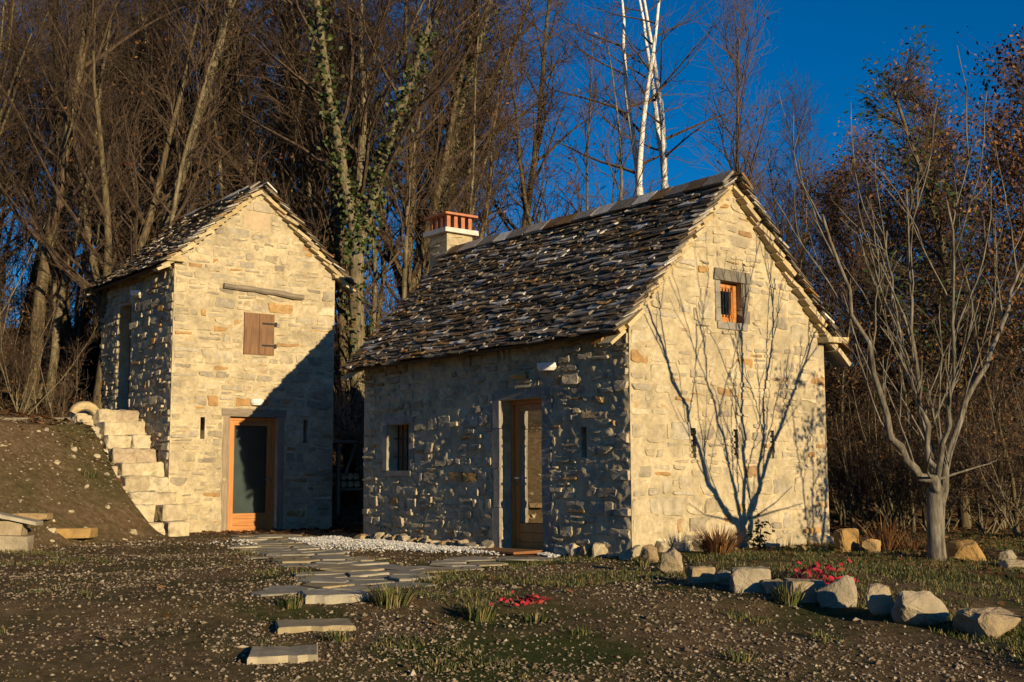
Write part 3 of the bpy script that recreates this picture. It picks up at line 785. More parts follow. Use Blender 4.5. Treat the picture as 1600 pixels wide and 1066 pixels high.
mb.tube([Vector((-2.75+.24*math.cos(a), 12.6, 2.25+.2*math.sin(a))) for a in np.linspace(.1, 2.9, 8)], [.07, .085, .09, .095, .09, .09, .085, .07], 8)
tag(mb.build('curved_stone', M_verge, None, (-2.75, 12.6, 2.25)), 'curved pale stone lying at the head of the outside stair', 'stone')

# ---------------------------------------------------------------- flagstone path and steps
path = bpy.data.objects.new('path', None); link(path, None, (-3, 3, 0)); tag(path, 'irregular flagstone path joining both doors and the steps', kind='structure')
def gp(px, py): p = hit(px, py); return (p.x, p.y)
A = [gp(*q) for q in ((405, 838), (425, 846), (455, 858), (500, 873), (540, 886), (568, 898), (560, 912), (535, 924))]
B = [gp(*q) for q in ((575, 897), (640, 892), (700, 886), (760, 878), (815, 873))]
def dpoly(x, y, L):
    m = 9
    for (ax, ay), (bx, by) in zip(L[:-1], L[1:]):
        ex, ey = bx-ax, by-ay; t = min(1, max(0, ((x-ax)*ex+(y-ay)*ey)/(ex*ex+ey*ey+1e-9))); m = min(m, math.hypot(x-ax-ex*t, y-ay-ey*t))
    return m
r2 = random.Random(9)
sx0, sx1, sy0, sy1 = -7, 1, -3, 11
seeds = []
y = sy0
while y < sy1:
    x = sx0+r2.uniform(0, .4)
    while x < sx1: seeds.append((x+r2.uniform(-.14, .14), y+r2.uniform(-.16, .16))); x += .48
    y += .46
sel = [i for i, (x, y) in enumerate(seeds) if dpoly(x, y, A) < .62 or dpoly(x, y, B) < .42]
polys = cells(seeds, [(sx0-1, sy0-1), (sx1+1, sy0-1), (sx1+1, sy1+1), (sx0-1, sy1+1)], .022, r2, 1.3)
for i in sel:
    p = polys[i]
    if not p or area(p) < .03: continue
    p = simplify(p, .04); p = [(x+r2.uniform(-.02, .02), y+r2.uniform(-.02, .02)) for x, y in p]
    if any(-.06 < x and y < HL+.1 for x, y in p) or any(y > TY-.08 for x, y in p): continue
    cx_ = sum(q[0] for q in p)/len(p); cy_ = sum(q[1] for q in p)/len(p)
    z = height(cx_, cy_)+.014+r2.uniform(-.006, .008); tx_, ty_ = r2.uniform(-.015, .015), r2.uniform(-.015, .015)
    n = len(p); mb = MB(); mb.tint = r2.random()
    V = [(x, y, z-.07) for x, y in p]+[(x, y, z-.008+(x-cx_)*tx_+(y-cy_)*ty_) for x, y in p]+[(cx_+(x-cx_)*.95, cy_+(y-cy_)*.95, z+(x-cx_)*tx_+(y-cy_)*ty_) for x, y in p]
    F = [tuple(range(2*n, 3*n))]
    for a in range(n):
        b = (a+1) % n; F += [(a, b, n+b, n+a), (n+a, n+b, 2*n+b, 2*n+a)]
    mb.add(V, F); mb.build('flagstone', M_flag, path, (cx_, cy_, z))
for (pa, pb, zt, tint, lab) in (((478, 931), (578, 928), -.01, .5, 'broad grey step slab where the flagstone path ends'), ((434, 981), (556, 977), -.12, .9, 'middle of three stone step slabs, yellowish front edge'), ((386, 1027), (497, 1024), -.23, .7, 'lowest of three stone step slabs, set in gravel')):
    zt = height(*hit(*pa).xy, False)+.035
    a = on_plane(*pa, 2, zt); b = on_plane(*pb, 2, zt); e = (b-a); L_ = e.length; e.normalize(); back = Vector((-e.y, e.x, 0))
    if back.dot(FW) < 0: back = -back
    mb = MB(); mb.tint = tint; n = 7; V = []
    rs = random.Random(int(pa[0]))
    fr = [a+e*(L_*k/n)+back*rs.uniform(-.03, .03) for k in range(n+1)]; bk = [a+e*(L_*k/n)+back*(.50+rs.uniform(-.05, .05)) for k in range(n+1)]
    ring = fr+bk[::-1]; m = len(ring)
    c_ = sum(ring, Vector())/m
    V = [q+Vector((0, 0, -.13)) for q in ring]+[q+Vector((0, 0, -.012+rs.uniform(-.006, .004))) for q in ring]+[c_+(q-c_)*.96+Vector((0, 0, rs.uniform(-.004, .006))) for q in ring]
    F = [tuple(range(2*m, 3*m))]
    for q in range(m):
        w_ = (q+1) % m; F += [(q, w_, m+w_, m+q), (m+q, m+w_, 2*m+w_, 2*m+q)]
    mb.add(V, F); tag(mb.build('stone_step', M_flag, None, c_), lab, 'step', 'stone steps in the gravel')

# doormat, low wall and loose slabs
mp = hit(818, 874); mb = MB(); mb.box((-.34, 2.15, height(-.34, 2.15)+.03), (.5, 1.0, .03), None, .006)
tag(mb.build('doormat', M_mat, None, (-.34, 2.15, height(-.34, 2.15)+.02)), 'brown coir doormat before the larch door of the long house', 'doormat')
p = hit(14, 862); lw = empty('low_wall', p, 'end of a low block wall with a sloping capstone on the earth bank', 'wall')
Mz = Matrix.Rotation(-YAW+.15, 3, 'Z')
for k in range(2):
    for j in range(2):
        mb = MB(); mb.tint = .5+.1*k; mb.box(p+Mz @ Vector((-.35+.42*j-.1*k, .1, .11+.23*k)), (.41, .3, .215), Mz, .015); mb.build('block', M_boulder, lw, p+Vector((0, 0, .1+.2*k)))
mb = MB(); mb.tint = .45; mb.box(p+Mz @ Vector((-.15, .1, .52)), (1.1, .5, .06), Mz @ Matrix.Rotation(.22, 3, 'Y'), .012); mb.build('capstone', M_flag, lw, p+Vector((0, 0, .5)))
for (px, py, w_, d_, h_, t, lab) in ((112, 838, .74, .4, .17, 1.0, 'yellowish stone slab lying at the foot of the earth bank'), (44, 810, .66, .35, .1, .8, 'thin pale slab half buried in the bank above the low wall')):
    q = hit(px, py); rock('loose_slab', q+Vector((0, 0, h_*.3)), (w_, d_, h_), random.Random(px), M_boulder, None, -YAW+.1, 26, .012, t, 2, True)
    tag(bpy.context.scene.collection.objects[-1], lab, 'stone')
e0, e1 = hit(-30, 657), hit(132, 656)
tag(part_box('terrace_edging', M_flag, None, Wall(e0, (e1-e0).normalized(), Vector((0, -1, 0)), 1, 1), 0, (e1-e0).length, -.05, .05, -.1, .1, .015), 'thin stone edging along the top of the earth bank', 'edging')
for o in (bpy.data.objects['terrace_edging'],): o.location = o.location

# ---------------------------------------------------------------- boulders
BOULD = [(1016, 884, 34, 30, 0, 'squat pale boulder at the sunlit house corner'), (1052, 900, 42, 42, .3, 'tall pale boulder, first of the bed edging by the house corner'),
 (1098, 914, 36, 22, .1, 'flat-topped edging stone between the tall corner boulder and a small one'), (1132, 918, 40, 24, .4, 'small rounded edging stone beside a flat-topped one'),
 (1177, 929, 58, 34, .5, 'wide tan edging stone in the middle of the row'), (1216, 933, 44, 25, .2, 'low tan stone beside the spiky green plant'),
 (1264, 945, 58, 32, .6, 'low flat grey stone in front of the red-leaved plant'), (1315, 957, 64, 52, .5, 'big angular grey boulder beside the red-leaved plant'),
 (1376, 971, 50, 52, .55, 'upright angular boulder between two bigger ones'), (1451, 986, 92, 60, .45, 'largest tan boulder of the bed edging, wedge-shaped'),
 (1550, 1004, 112, 52, .65, 'long ridged grey boulder at the end of the edging row'), (1325, 866, 50, 38, 1.0, 'ochre pointed boulder by the right house corner'),
 (1365, 868, 32, 24, .9, 'small ochre stone next to the pointed boulder'), (1525, 882, 76, 32, 1.0, 'wide ochre boulder beside the grey orchard tree'),
 (1578, 882, 30, 20, .5, 'small pale stone next to the wide ochre boulder'), (1590, 894, 44, 16, .6, 'low dark stone in the grass before the ochre boulder')]
rb = random.Random(77)
for i, (px, py, w_, h_, t, lab) in enumerate(BOULD):
    q = hit(px, py-3); dist = (q-CAM).dot(FW); k = dist/FPX
    W_, H_ = w_*k, h_*k*1.08
    o = rock('boulder', q+Vector((DX*W_*.3, DY*W_*.3, H_*.42)), (W_*1.1, W_*rb.uniform(.7, .9), H_*1.2), rb, M_boulder, None, -YAW+rb.uniform(-.2, .2), 15, .05*W_, t, 3, i in (2, 4, 6))
    tag(o, lab, 'boulder', 'boulders edging the planted bed')

rk = random.Random(66); k = 0
while k < 34:
    px, py = rk.uniform(-40, 235), rk.uniform(665, 850)
    q = hit(px, py)
    if q.x > -2.9 or q.y > 14 or q.y < 7: continue
    w_ = rk.uniform(.07, .2)
    o = rock('bank_stone', q+Vector((0, 0, .01)), (w_, w_*.8, w_*.6), rk, M_stone, None, rk.uniform(0, 3), 13, .006, rk.choice((.1, .2, .5, .78)), 0, False)
    tag(o, 'small pale stone half sunk in the bare earth bank', 'stone', 'stones on the earth bank'); k += 1
# ---------------------------------------------------------------- woodshed rack in the gap
g0 = on_plane(524, 690, 1, 12.6); g1 = on_plane(572, 690, 1, 12.6); zs = g0.z; gx0, gx1 = g0.x, g1.x+.5
gz = height((gx0+gx1)/2, 12.6)
rack = empty('wood_rack', ((gx0+gx1)/2, 12.6, gz), 'rough wooden rack in the gap between the two houses', 'rack')
mb = MB(); mb.box(((gx0+gx1)/2, 12.9, zs), (gx1-gx0+.3, .9, .05), None, .01); mb.build('shelf', M_oldwood, rack, (gx0, 12.6, zs))
for x in (gx0+.05, gx1-.1):
    for yy in (12.55, 13.2):
        mb = MB(); mb.box((x, yy, (gz+zs)/2-.1), (.08, .08, zs-gz+.15), None, .006); mb.build('post', M_oldwoodz, rack, (x, yy, gz))
for x in (gx0+.2, gx0+.75):
    mb = MB(); mb.tube([Vector((x, 12.52, zs-.75)), Vector((x+.28, 12.52, zs-.05))], [.035, .035], 6); mb.build('brace', M_oldwoodz, rack, (x, 12.52, zs-.7))
mb = MB()
rw = random.Random(3); M_fire = plainmat('split_wood', (.55, .36, .18), .9, nscale=15, namp=.5)
for _ in range(420):
    x = rw.uniform(gx0-.1, gx1+.1); z0 = zs+.03+rw.uniform(0, .5)
    a = Vector((x, 12.5+rw.uniform(0, .7), z0)); b = a+Vector((rw.gauss(0, .22), rw.gauss(0, .12), rw.uniform(.25, .95)))
    mb.tint = rw.random(); mb.tube([a, (a+b)/2+Vector((rw.gauss(0, .04), rw.gauss(0, .04), 0)), b], [.012, .01, .005], 4, False)
tag(mb.build('slope_stand_in_sticks', plainmat('stand_in_brown', (.55, .30, .17), .9, nscale=30, namp=.5), None, ((gx0+gx1)/2, 12.8, zs+.03)), 'reddish brown sticks above the shelf, standing in for the sunlit leaf-litter slope behind', 'brushwood')  # added sticks stand in for the sunlit leaf-litter slope behind the gap
for i in range(16):
    x = gx0+.05+.17*(i % 8)+rw.uniform(-.02, .02); z = zs-.95+.17*(i//8)
    mb = MB(); mb.tint = rw.random(); mb.tube([Vector((x, 12.6, z)), Vector((x, 13.1, z))], [.075, .08], 8)
    tag(mb.build('firewood_log', M_fire, None, (x, 12.6, z)), 'split firewood log stacked under the rack shelf', 'log', 'firewood under the rack')
mb = MB(); mb.box(((gx0+gx1)/2, 12.85, zs-1.06), (gx1-gx0, .6, .05)); mb.build('lower_shelf', M_oldwood, rack, (gx0, 12.6, zs-1.06))

# ---------------------------------------------------------------- trees
def grow(mb, p, d, length, r0, r1_, segs, r, wander, trop, sides):
    pts = [p.copy()]; rad = [r0]; d = d.normalized()
    for i in range(segs):
        d = (d+Vector((r.gauss(0, wander), r.gauss(0, wander), r.gauss(0, wander*.6)+trop))).normalized()
        pts.append(pts[-1]+d*(length/segs)); rad.append(r0+(r1_-r0)*(i+1)/segs)
    mb.tube(pts, rad, sides, False)
    return pts, rad
def at(pts, rad, t):
    k = t*(len(pts)-1); i = min(int(k), len(pts)-2); f = k-i
    return pts[i].lerp(pts[i+1], f), (pts[i+1]-pts[i]).normalized(), rad[i]*(1-f)+rad[i+1]*f
def side_dir(d, ang, r, az=None):
    a = d.orthogonal().normalized(); b = d.cross(a); th = r.uniform(0, 2*math.pi) if az is None else az
    return (d*math.cos(ang)+(a*math.cos(th)+b*math.sin(th))*math.sin(ang)).normalized()
def leaf(mb, p, size, r):
    a = Vector((r.gauss(0, 1), r.gauss(0, 1), r.gauss(0, 1))).normalized(); b = a.orthogonal().normalized()*size*.32; a = a*size*.5
    mb.tint = r.random(); mb.mi = 1
    mb.add([p-a, p+b+a*.1, p+a, p-b+a*.1], [(0, 1, 2, 3)]); mb.mi = 0
def crown(mb, pts, rad, r, H, n1, n2, n3, t0, ang, l1, trop, leaves=0, lsize=.09, twl=(.5, 1.1), ivy=0):
    for i in range(n1):
        t = t0+(1-t0)*((i+r.random())/n1)
        p, d, rr = at(pts, rad, t)
        L = l1*H*(1.15-t*.75)*r.uniform(.6, 1.25)
        b, br = grow(mb, p, side_dir(d, r.uniform(*ang), r), L, min(rr*.55, .02+L*.012), .008, 6, r, .13, trop, 4)
        for j in range(n2):
            q, e, qr = at(b, br, .15+.85*(j+r.random())/n2)
            c, cr = grow(mb, q, side_dir(e, r.uniform(.4, .9), r), L*r.uniform(.25, .5), min(qr*.7, .014), .005, 5, r, .20, trop*.8, 3)
            for k in range(n3):
                w, f, wr = at(c, cr, .1+.9*r.random())
                tw, _ = grow(mb, w, side_dir(f, r.uniform(.35, .9), r), r.uniform(*twl), .0058, .003, 3, r, .22, .07, 3)
                if leaves and r.random() < leaves:
                    for _l in range(3): leaf(mb, tw[-1]+Vector((r.gauss(0, .1), r.gauss(0, .1), r.gauss(0, .12))), lsize*r.uniform(.6, 1.3), r)
def make_tree(name, kind, seed, bark, label, cat='tree', group=None):
    r = random.Random(seed); tr = MB(); cr = MB()
    leafm = M_leaf
    if kind == 'tall':
        H = 15; pts, rad = grow(tr, Vector((0, 0, -.4)), Vector((r.gauss(0, .05), r.gauss(0, .05), 1)), H, .17, .03, 14, r, .045, .03, 8)
        crown(cr, pts, rad, r, H, 24, 7, 7, .25, (.5, 1.0), .27, .07, .03)
    elif kind == 'fork':
        H = 14; pts, rad = grow(tr, Vector((0, 0, -.4)), Vector((r.gauss(0, .06), r.gauss(0, .06), 1)), 4.5, .2, .15, 6, r, .05, .03, 8)
        for k in range(3):
            a, ar = grow(tr, pts[-1], side_dir((pts[-1]-pts[-2]).normalized(), r.uniform(.18, .42), r, k*2.1+r.random()), H-4.5-k, .12, .02, 9, r, .06, .06, 6)
            crown(cr, a, ar, r, H, 13, 6, 7, .05, (.45, 1.0), .24, .07, .02)
    elif kind == 'clad':
        H = 14; pts, rad = grow(tr, Vector((0, 0, -.4)), Vector((r.gauss(0, .06), r.gauss(0, .06), 1)), 5.5, .2, .15, 7, r, .05, .03, 8); leafm = M_ivy
        for k in range(3):
            a, ar = grow(tr, pts[-1], side_dir((pts[-1]-pts[-2]).normalized(), r.uniform(.15, .4), r, k*2.1+r.random()), H-5.5-k, .12, .02, 9, r, .06, .06, 6)
            crown(cr, a, ar, r, H, 12, 6, 6, .1, (.45, 1.0), .24, .07, 0)
            if k < 2:
                for _ in range(900):
                    q, e, qr = at(a, ar, .6*r.random()**1.3); leaf(cr, q+Vector((r.gauss(0, .13), r.gauss(0, .13), r.gauss(0, .1))), .11, r)
        for _ in range(500):
            q, e, qr = at(pts, rad, .35+.65*r.random()); leaf(cr, q+Vector((r.gauss(0, .16), r.gauss(0, .16), 0)), .11, r)
    elif kind == 'pole':
        H = 10; pts, rad = grow(tr, Vector((0, 0, -.3)), Vector((r.gauss(0, .08), r.gauss(0, .08), 1)), H, .075, .012, 11, r, .06, .03, 6)
        crown(cr, pts, rad, r, H, 16, 4, 4, .25, (.4, .85), .17, .08, .04)
    elif kind == 'hazel':
        H = 5.5
        for k in range(9):
            a, ar = grow(tr, Vector((r.gauss(0, .12), r.gauss(0, .12), -.2)), Vector((r.gauss(0, .32), r.gauss(0, .32), 1)), H*r.uniform(.6, 1.1), .035, .008, 7, r, .08, .02, 5)
            crown(cr, a, ar, r, H, 7, 4, 4, .15, (.4, .9), .24, .06, .12, twl=(.3, .8))
    elif kind == 'leafy':
        H = 9; pts, rad = grow(tr, Vector((0, 0, -.3)), Vector((r.gauss(0, .06), r.gauss(0, .06), 1)), H, .09, .012, 11, r, .06, .03, 6)
        crown(cr, pts, rad, r, H, 24, 6, 6, .08, (.4, .9), .24, .08, .85, .11)
    elif kind == 'ivy':
        H = 10; leafm = M_ivy; pts, rad = grow(tr, Vector((0, 0, -.3)), Vector((0, 0, 1)), H, .14, .03, 11, r, .06, .03, 7)
        crown(cr, pts, rad, r, H, 26, 7, 6, .1, (.5, 1.1), .26, .06, .8, .13, (.3, .6))
    elif kind == 'cone':
        H = 13; pts, rad = grow(tr, Vector((0, 0, -.3)), Vector((0, 0, 1)), H, .13, .012, 14, r, .025, .03, 7)
        crown(cr, pts, rad, r, H, 40, 7, 5, .15, (.35, .6), .30, .10, .02)
    elif kind == 'birch':
        H = 17; pts, rad = grow(tr, Vector((0, 0, -.4)), Vector((r.gauss(0, .02), r.gauss(0, .02), 1)), 8.5, .17, .13, 8, r, .025, .03, 9)
        for k in range(2):
            a, ar = grow(tr, pts[-1], side_dir((pts[-1]-pts[-2]).normalized(), .07+.06*k, r, k*3.1+.6), 8.5, .105, .025, 10, r, .05, .05, 8)
            crown(cr, a, ar, r, 11, 11, 4, 3, .05, (.8, 1.3), .30, .03, 0)
    o = empty(name, (0, 0, 0), label, cat, group)
    tr.build('trunk', bark, o, (0, 0, 0), True); cr.build('crown', [M_twig, leafm], o)
    return o
def copy_tree(src):
    c = src.copy(); scene.collection.objects.link(c)
    for ch in src.children:
        k = ch.copy(); scene.collection.objects.link(k); k.parent = c
    return c
GF = 'bare trees of the wooded hillside'
PROTO = {}
def proto(key, *a):
    PROTO[key] = [make_tree(*a), False]
for i in range(3): proto(('tall', i), 'forest_tree', 'tall', 100+i, (M_bark, M_bark2, M_bark)[i], ('tall bare forest tree with brown trunk on the hillside behind the houses', 'tall bare forest tree with pale grey trunk on the hillside behind the houses', 'tall slightly crooked bare forest tree on the hillside behind the houses')[i], 'tree', GF)
for i in range(2): proto(('fork', i), 'forked_tree', 'fork', 120+i, (M_bark2, M_bark)[i], ('grey bare tree forking into three stems in the wood behind the houses', 'brown bare tree forking into three stems in the wood behind the houses')[i], 'tree', GF)
proto(('clad', 0), 'ivy_clad_tree', 'clad', 131, M_bark2, 'forked forest tree with green ivy climbing its stems', 'tree', 'ivy-clad forest trees')
for i in range(3): proto(('pole', i), 'pole_tree', 'pole', 140+i, (M_bark2, M_bark, M_bark2)[i], ('slim pale young tree with short side branches in the wood', 'slim brown young tree with short side branches in the wood', 'slim wavering pale young tree in the wood')[i], 'tree', 'young trees of the wood')
for i in range(2): proto(('hazel', i), 'hazel_shrub', 'hazel', 160+i, M_bark2, ('many-stemmed bare shrub in the undergrowth of the wood', 'many-stemmed spreading bare shrub with a few dead leaves in the undergrowth')[i], 'shrub', 'undergrowth shrubs of the wood')
for i in range(2): proto(('leafy', i), 'brown_leaved_tree', 'leafy', 180+i, M_bark, ('young tree still holding brown dead leaves beyond the long house', 'twisted young tree still full of brown dead leaves')[i], 'tree', 'brown-leaved trees right of the house')
proto(('cone', 0), 'upright_tree', 'cone', 201, M_bark, 'tall dark tree with fine steeply upright branches against the blue sky', 'tree', 'upright bare trees against the sky')
proto(('ivy', 0), 'ivy_tree', 'ivy', 211, M_bark, 'broad tree thickly hung with dull green climbing foliage', 'tree', 'climber-clad trees')
proto(('birch', 0), 'white_tree', 'birch', 221, M_birch, 'white-barked tall tree rising behind the roof ridge, thicker of two', 'tree')
proto(('birch', 1), 'white_tree', 'birch', 225, M_birch, 'white-barked tall tree rising behind the roof ridge, slimmer of two', 'tree')
def put(key, x, y, scale, rz, label=None, sink=0):
    pr = PROTO[key]
    o = pr[0] if not pr[1] else copy_tree(pr[0])
    pr[1] = True
    o.location = (x, y, height(x, y)-sink); o.rotation_euler = (0, 0, rz); o.scale = (scale, scale, scale)
    if label: o['label'] = label; o.pop('group', None) if False else None
    return o
def at_px(px, s):
    """ground point seen in picture column px at depth s"""
    lat = (px-800)/FPX*s
    x = CAM.x+DX*s+DY*lat; y = CAM.y+DY*s-DX*lat
    return x, y
HT = {'tall': 15, 'fork': 14, 'clad': 14, 'pole': 10, 'hazel': 5.6, 'leafy': 9, 'ivy': 10, 'cone': 13, 'birch': 17}
def put_px(key, px, s, top=None, scale=None, label=None, group=None):
    x, y = at_px(px, s)
    if scale is None:
        zt = CAM.z+(745-top)/FPX*s; scale = (zt-height(x, y))/HT[key[0]]
    o = put(key, x, y, max(.3, scale), rt_.uniform(0, 6.28), label)
    if label: 
        if group: o['group'] = group
        elif 'group' in o: del o['group']
    return o
rt_ = random.Random(55)
put_px(('birch', 0), 1016, 33, -150); put_px(('birch', 1), 1043, 34, -140)
put_px(('cone', 0), 1163, 31, 10)
put_px(('cone', 0), 1265, 33, 160, None, 'shorter dark tree with fine upright branches standing alone against the sky')
# prominent trunks
IVY = {575: 'big ivy-clad forked tree in the gap between tower roof and chimney', 505: 'ivy-clad forked tree rising behind the right roof slope of the tower', 660: 'ivy-clad forked tree just beside the terracotta chimney cap'}
for px, s, k, sc in ((213, 28, ('tall', 1), 1.15), (315, 30, ('tall', 0), 1.15), (388, 31, ('tall', 0), 1.2), (575, 27.5, ('clad', 0), 1.15), (130, 25.5, ('fork', 1), .95), (640, 31, ('tall', 1), 1.2), (40, 27, ('tall', 2), 1.0), (265, 27, ('pole', 0), 1.3), (505, 31, ('clad', 0), 1.0), (555, 29, ('pole', 2), 1.2), (610, 29, ('fork', 1), 1.1), (470, 29, ('pole', 0), 1.3), (660, 32, ('clad', 0), 1.15), (785, 34, ('tall', 2), .95)):
    put_px(k, px, s, None, sc, IVY.get(px), 'ivy-clad forest trees')
sky_top = [(-300, -160), (600, -160), (800, -90), (870, -20), (930, 60), (960, 150), (1000, 235), (1080, 240), (1250, 240), (1300, 215), (1400, 190), (1480, 110), (1700, 60)]
def skyline(px):
    for (a, ya), (b, yb) in zip(sky_top[:-1], sky_top[1:]):
        if a <= px <= b: return ya+(yb-ya)*(px-a)/(b-a)
    return sky_top[0][1] if px < 0 else sky_top[-1][1]
def clear(x, y):
    return not (-.8 < x < HW+.8 and -1 < y < HL+1.5) and not (TX-1 < x < TX+TW+.6 and TY-1 < y < TY+TL+1)
cnt = 0
for i in range(118):
    px = rt_.uniform(-260, 1860); s = rt_.uniform(26.5, 52)
    x, y = at_px(px, s)
    if not clear(x, y): continue
    if 985 < px < 1290 and rt_.random() < .35: continue
    if 540 < px < 985 and (s > 38 or rt_.random() < .5): continue
    top = skyline(px)+rt_.uniform(-10, 130)
    zt = CAM.z+(745-top)/FPX*s; hh = zt-height(x, y)
    if hh < 2.5: continue
    if px > 1270: key = rt_.choice((('leafy', 0), ('leafy', 1), ('pole', 1), ('pole', 0), ('cone', 0)))
    else: key = rt_.choice((('tall', 0), ('tall', 1), ('tall', 2), ('fork', 0), ('fork', 1), ('pole', 0), ('pole', 1), ('pole', 2)))
    if key[0] == 'pole' and hh > 14: key = ('tall', rt_.randrange(3))
    sc = min(1.5, hh/HT[key[0]])
    o = put(key, x, y, sc, rt_.uniform(0, 6.28)); cnt += 1
    if key[0] == 'cone': o['label'] = 'bare upright-branched tree in the thicket right of the house'; o['group'] = 'upright trees in the right thicket'
for i in range(110):
    px = rt_.uniform(-250, 1850); s = rt_.uniform(24.5, 40)
    x, y = at_px(px, s)
    if not clear(x, y) or (px < 170 and s < 26) or (500 < px < 600 and s < 33): continue
    put(('hazel', i % 2), x, y, rt_.uniform(.55, 1.05), rt_.uniform(0, 6.28))
for i in range(46):
    px = rt_.uniform(-150, 960); s = rt_.uniform(25.5, 36); x, y = at_px(px, s)
    if not clear(x, y) or (px < 170 and s < 26.5) or (510 < px < 585 and s < 30): continue
    put(('pole', i % 3), x, y, rt_.uniform(.8, 1.35), rt_.uniform(0, 6.28))
# the right-hand thicket, nearer
for px, s, k, top in ((1500, 23.5, ('ivy', 0), 120), (1590, 25, ('ivy', 0), 150), (1440, 25, ('leafy', 0), 260), (1380, 24, ('leafy', 1), 330), (1555, 22.5, ('leafy', 1), 250), (1640, 23, ('leafy', 0), 180), (1335, 26, ('leafy', 0), 300), (1420, 22, ('pole', 0), 330), (1330, 22, ('pole', 2), 420), (1580, 20.5, ('pole', 1), 330), (1680, 22, ('leafy', 1), 120)):
    put_px(k, px, s, top)
for px, s in ((1340, 22), (1400, 21), (1470, 20.5), (1530, 19.5), (1590, 18.5), (1640, 18), (1560, 21.5), (1440, 22.5), (1380, 23), (1700, 19), (30, 25), (90, 26), (-60, 24.5), (-20, 26.5)):
    x, y = at_px(px, s); put(('hazel', rt_.randrange(2)), x, y, rt_.uniform(.4, .62), rt_.uniform(0, 6.28))
for k, (o, used) in PROTO.items():
    if not used:
        for c in list(o.children): bpy.data.objects.remove(c)
        bpy.data.objects.remove(o)

# orchard tree before the gable (its shadow falls on the wall)
ot = Vector((1.9, -3.03, height(1.9, -3.03)))
orch = empty('orchard_tree', ot, 'pale-barked bare tree with long upright shoots, beside the lit gable', 'tree')
ro = random.Random(19); tr = MB(); crn = MB()
fork = ot+Vector((.02, .0, .80))
tr.tube([ot+Vector((0, 0, -.2)), ot+Vector((.0, 0, .1)), ot+Vector((-.02, 0, .45)), fork], [.14, .105, .09, .095], 10)
limbs = [[(0, 0, 0), (-.32, .05, .2), (-.66, .08, .6), (-.92, .1, 1.3), (-1.35, .12, 2.2), (-1.75, .1, 3.0)],
         [(.05, 0, -.7), (.12, -.03, -.2), (.24, -.05, .35), (.55, -.1, 1.0), (.95, -.2, 1.65), (1.4, -.25, 2.4), (1.75, -.35, 3.0)],
         [(0, 0, 0), (.10, .12, .5), (.12, .22, 1.2), (.10, .28, 2.2), (.16, .32, 3.6)],
         [(0, 0, 0), (-.12, -.2, .5), (-.35, -.5, 1.2), (-.6, -.75, 2.1), (-.85, -.85, 3.1)],
         [(0, 0, 0), (.3, .25, .5), (.5, .6, 1.3), (.75, .95, 2.3), (.85, 1.1, 3.3)]]
rads = [.062, .058, .042, .036, .036]
for L_, r0_ in zip(limbs, rads):
    pts = []
    for i in range(len(L_)-1):
        for k in range(3): pts.append(fork+Vector(L_[i]).lerp(Vector(L_[i+1]), k/3)+Vector((ro.gauss(0, .03), ro.gauss(0, .03), ro.gauss(0, .02))))
    pts.append(fork+Vector(L_[-1]))
    rad = [r0_*(1-.85*(i/(len(pts)-1))**.7)+.006 for i in range(len(pts))]
    tr.tube(pts, rad, 8, False)
    for k in range(8):
        q, e, qr = at(pts, rad, .15+.83*(k+ro.random())/8)
        d = (side_dir(e, ro.uniform(.35, .8), ro)+Vector((0, 0, .75))).normalized()
        s_, sr = grow(crn, q, d, ro.uniform(.7, 2.2), min(.013, qr*.6), .005, 8, ro, .11, .06, 5)
        for j in range(2):
            w, f, wr = at(s_, sr, ro.uniform(.1, .8))
            grow(crn, w, side_dir(f, ro.uniform(.3, .7), ro), ro.uniform(.25, .9), .007, .0035, 4, ro, .08, .06, 4)
# low drooping shoots
for dx, dy in ((.9, -.3), (-.5, -.2), (.5, .3)):
    grow(crn, fork+Vector((0, 0, .1)), Vector((dx, dy, .1)), 1.3, .018, .005, 8, ro, .1, .03, 5)
tr.build('trunk', M_orch, orch, ot, True); crn.build('crown', M_orch, orch, ot, True)
# leafy shrub out of frame to the right, whose shadow dapples the gable
x, y = 3.3, -6.0
rs_ = random.Random(8); tr = MB(); cr = MB()
for k in range(5):
    a, ar = grow(tr, Vector((rs_.gauss(0, .1), rs_.gauss(0, .1), -.1)), Vector((rs_.gauss(0, .12), rs_.gauss(0, .2), 1)), 4.3*rs_.uniform(.75, 1), .035, .008, 8, rs_, .06, .03, 5)
    for j in range(12):
        q, e, _r = at(a, ar, .2+.8*rs_.random()); b, br = grow(cr, q, side_dir(e, .7, rs_), .6, .01, .004, 3, rs_, .1, .05, 3)
        if rs_.random() < .6:
            for _ in range(22): leaf(cr, b[-1]+Vector((rs_.gauss(0, .1), rs_.gauss(0, .12), rs_.gauss(0, .12))), .09, rs_)
so = empty('garden_shrub', (0, 0, 0), 'leafy garden shrub standing on the lawn beyond the orchard tree', 'shrub')
tr.build('trunk', M_bark, so, smooth=True); cr.build('crown', [M_twig, M_leaf], so); so.location = (x, y, height(x, y))

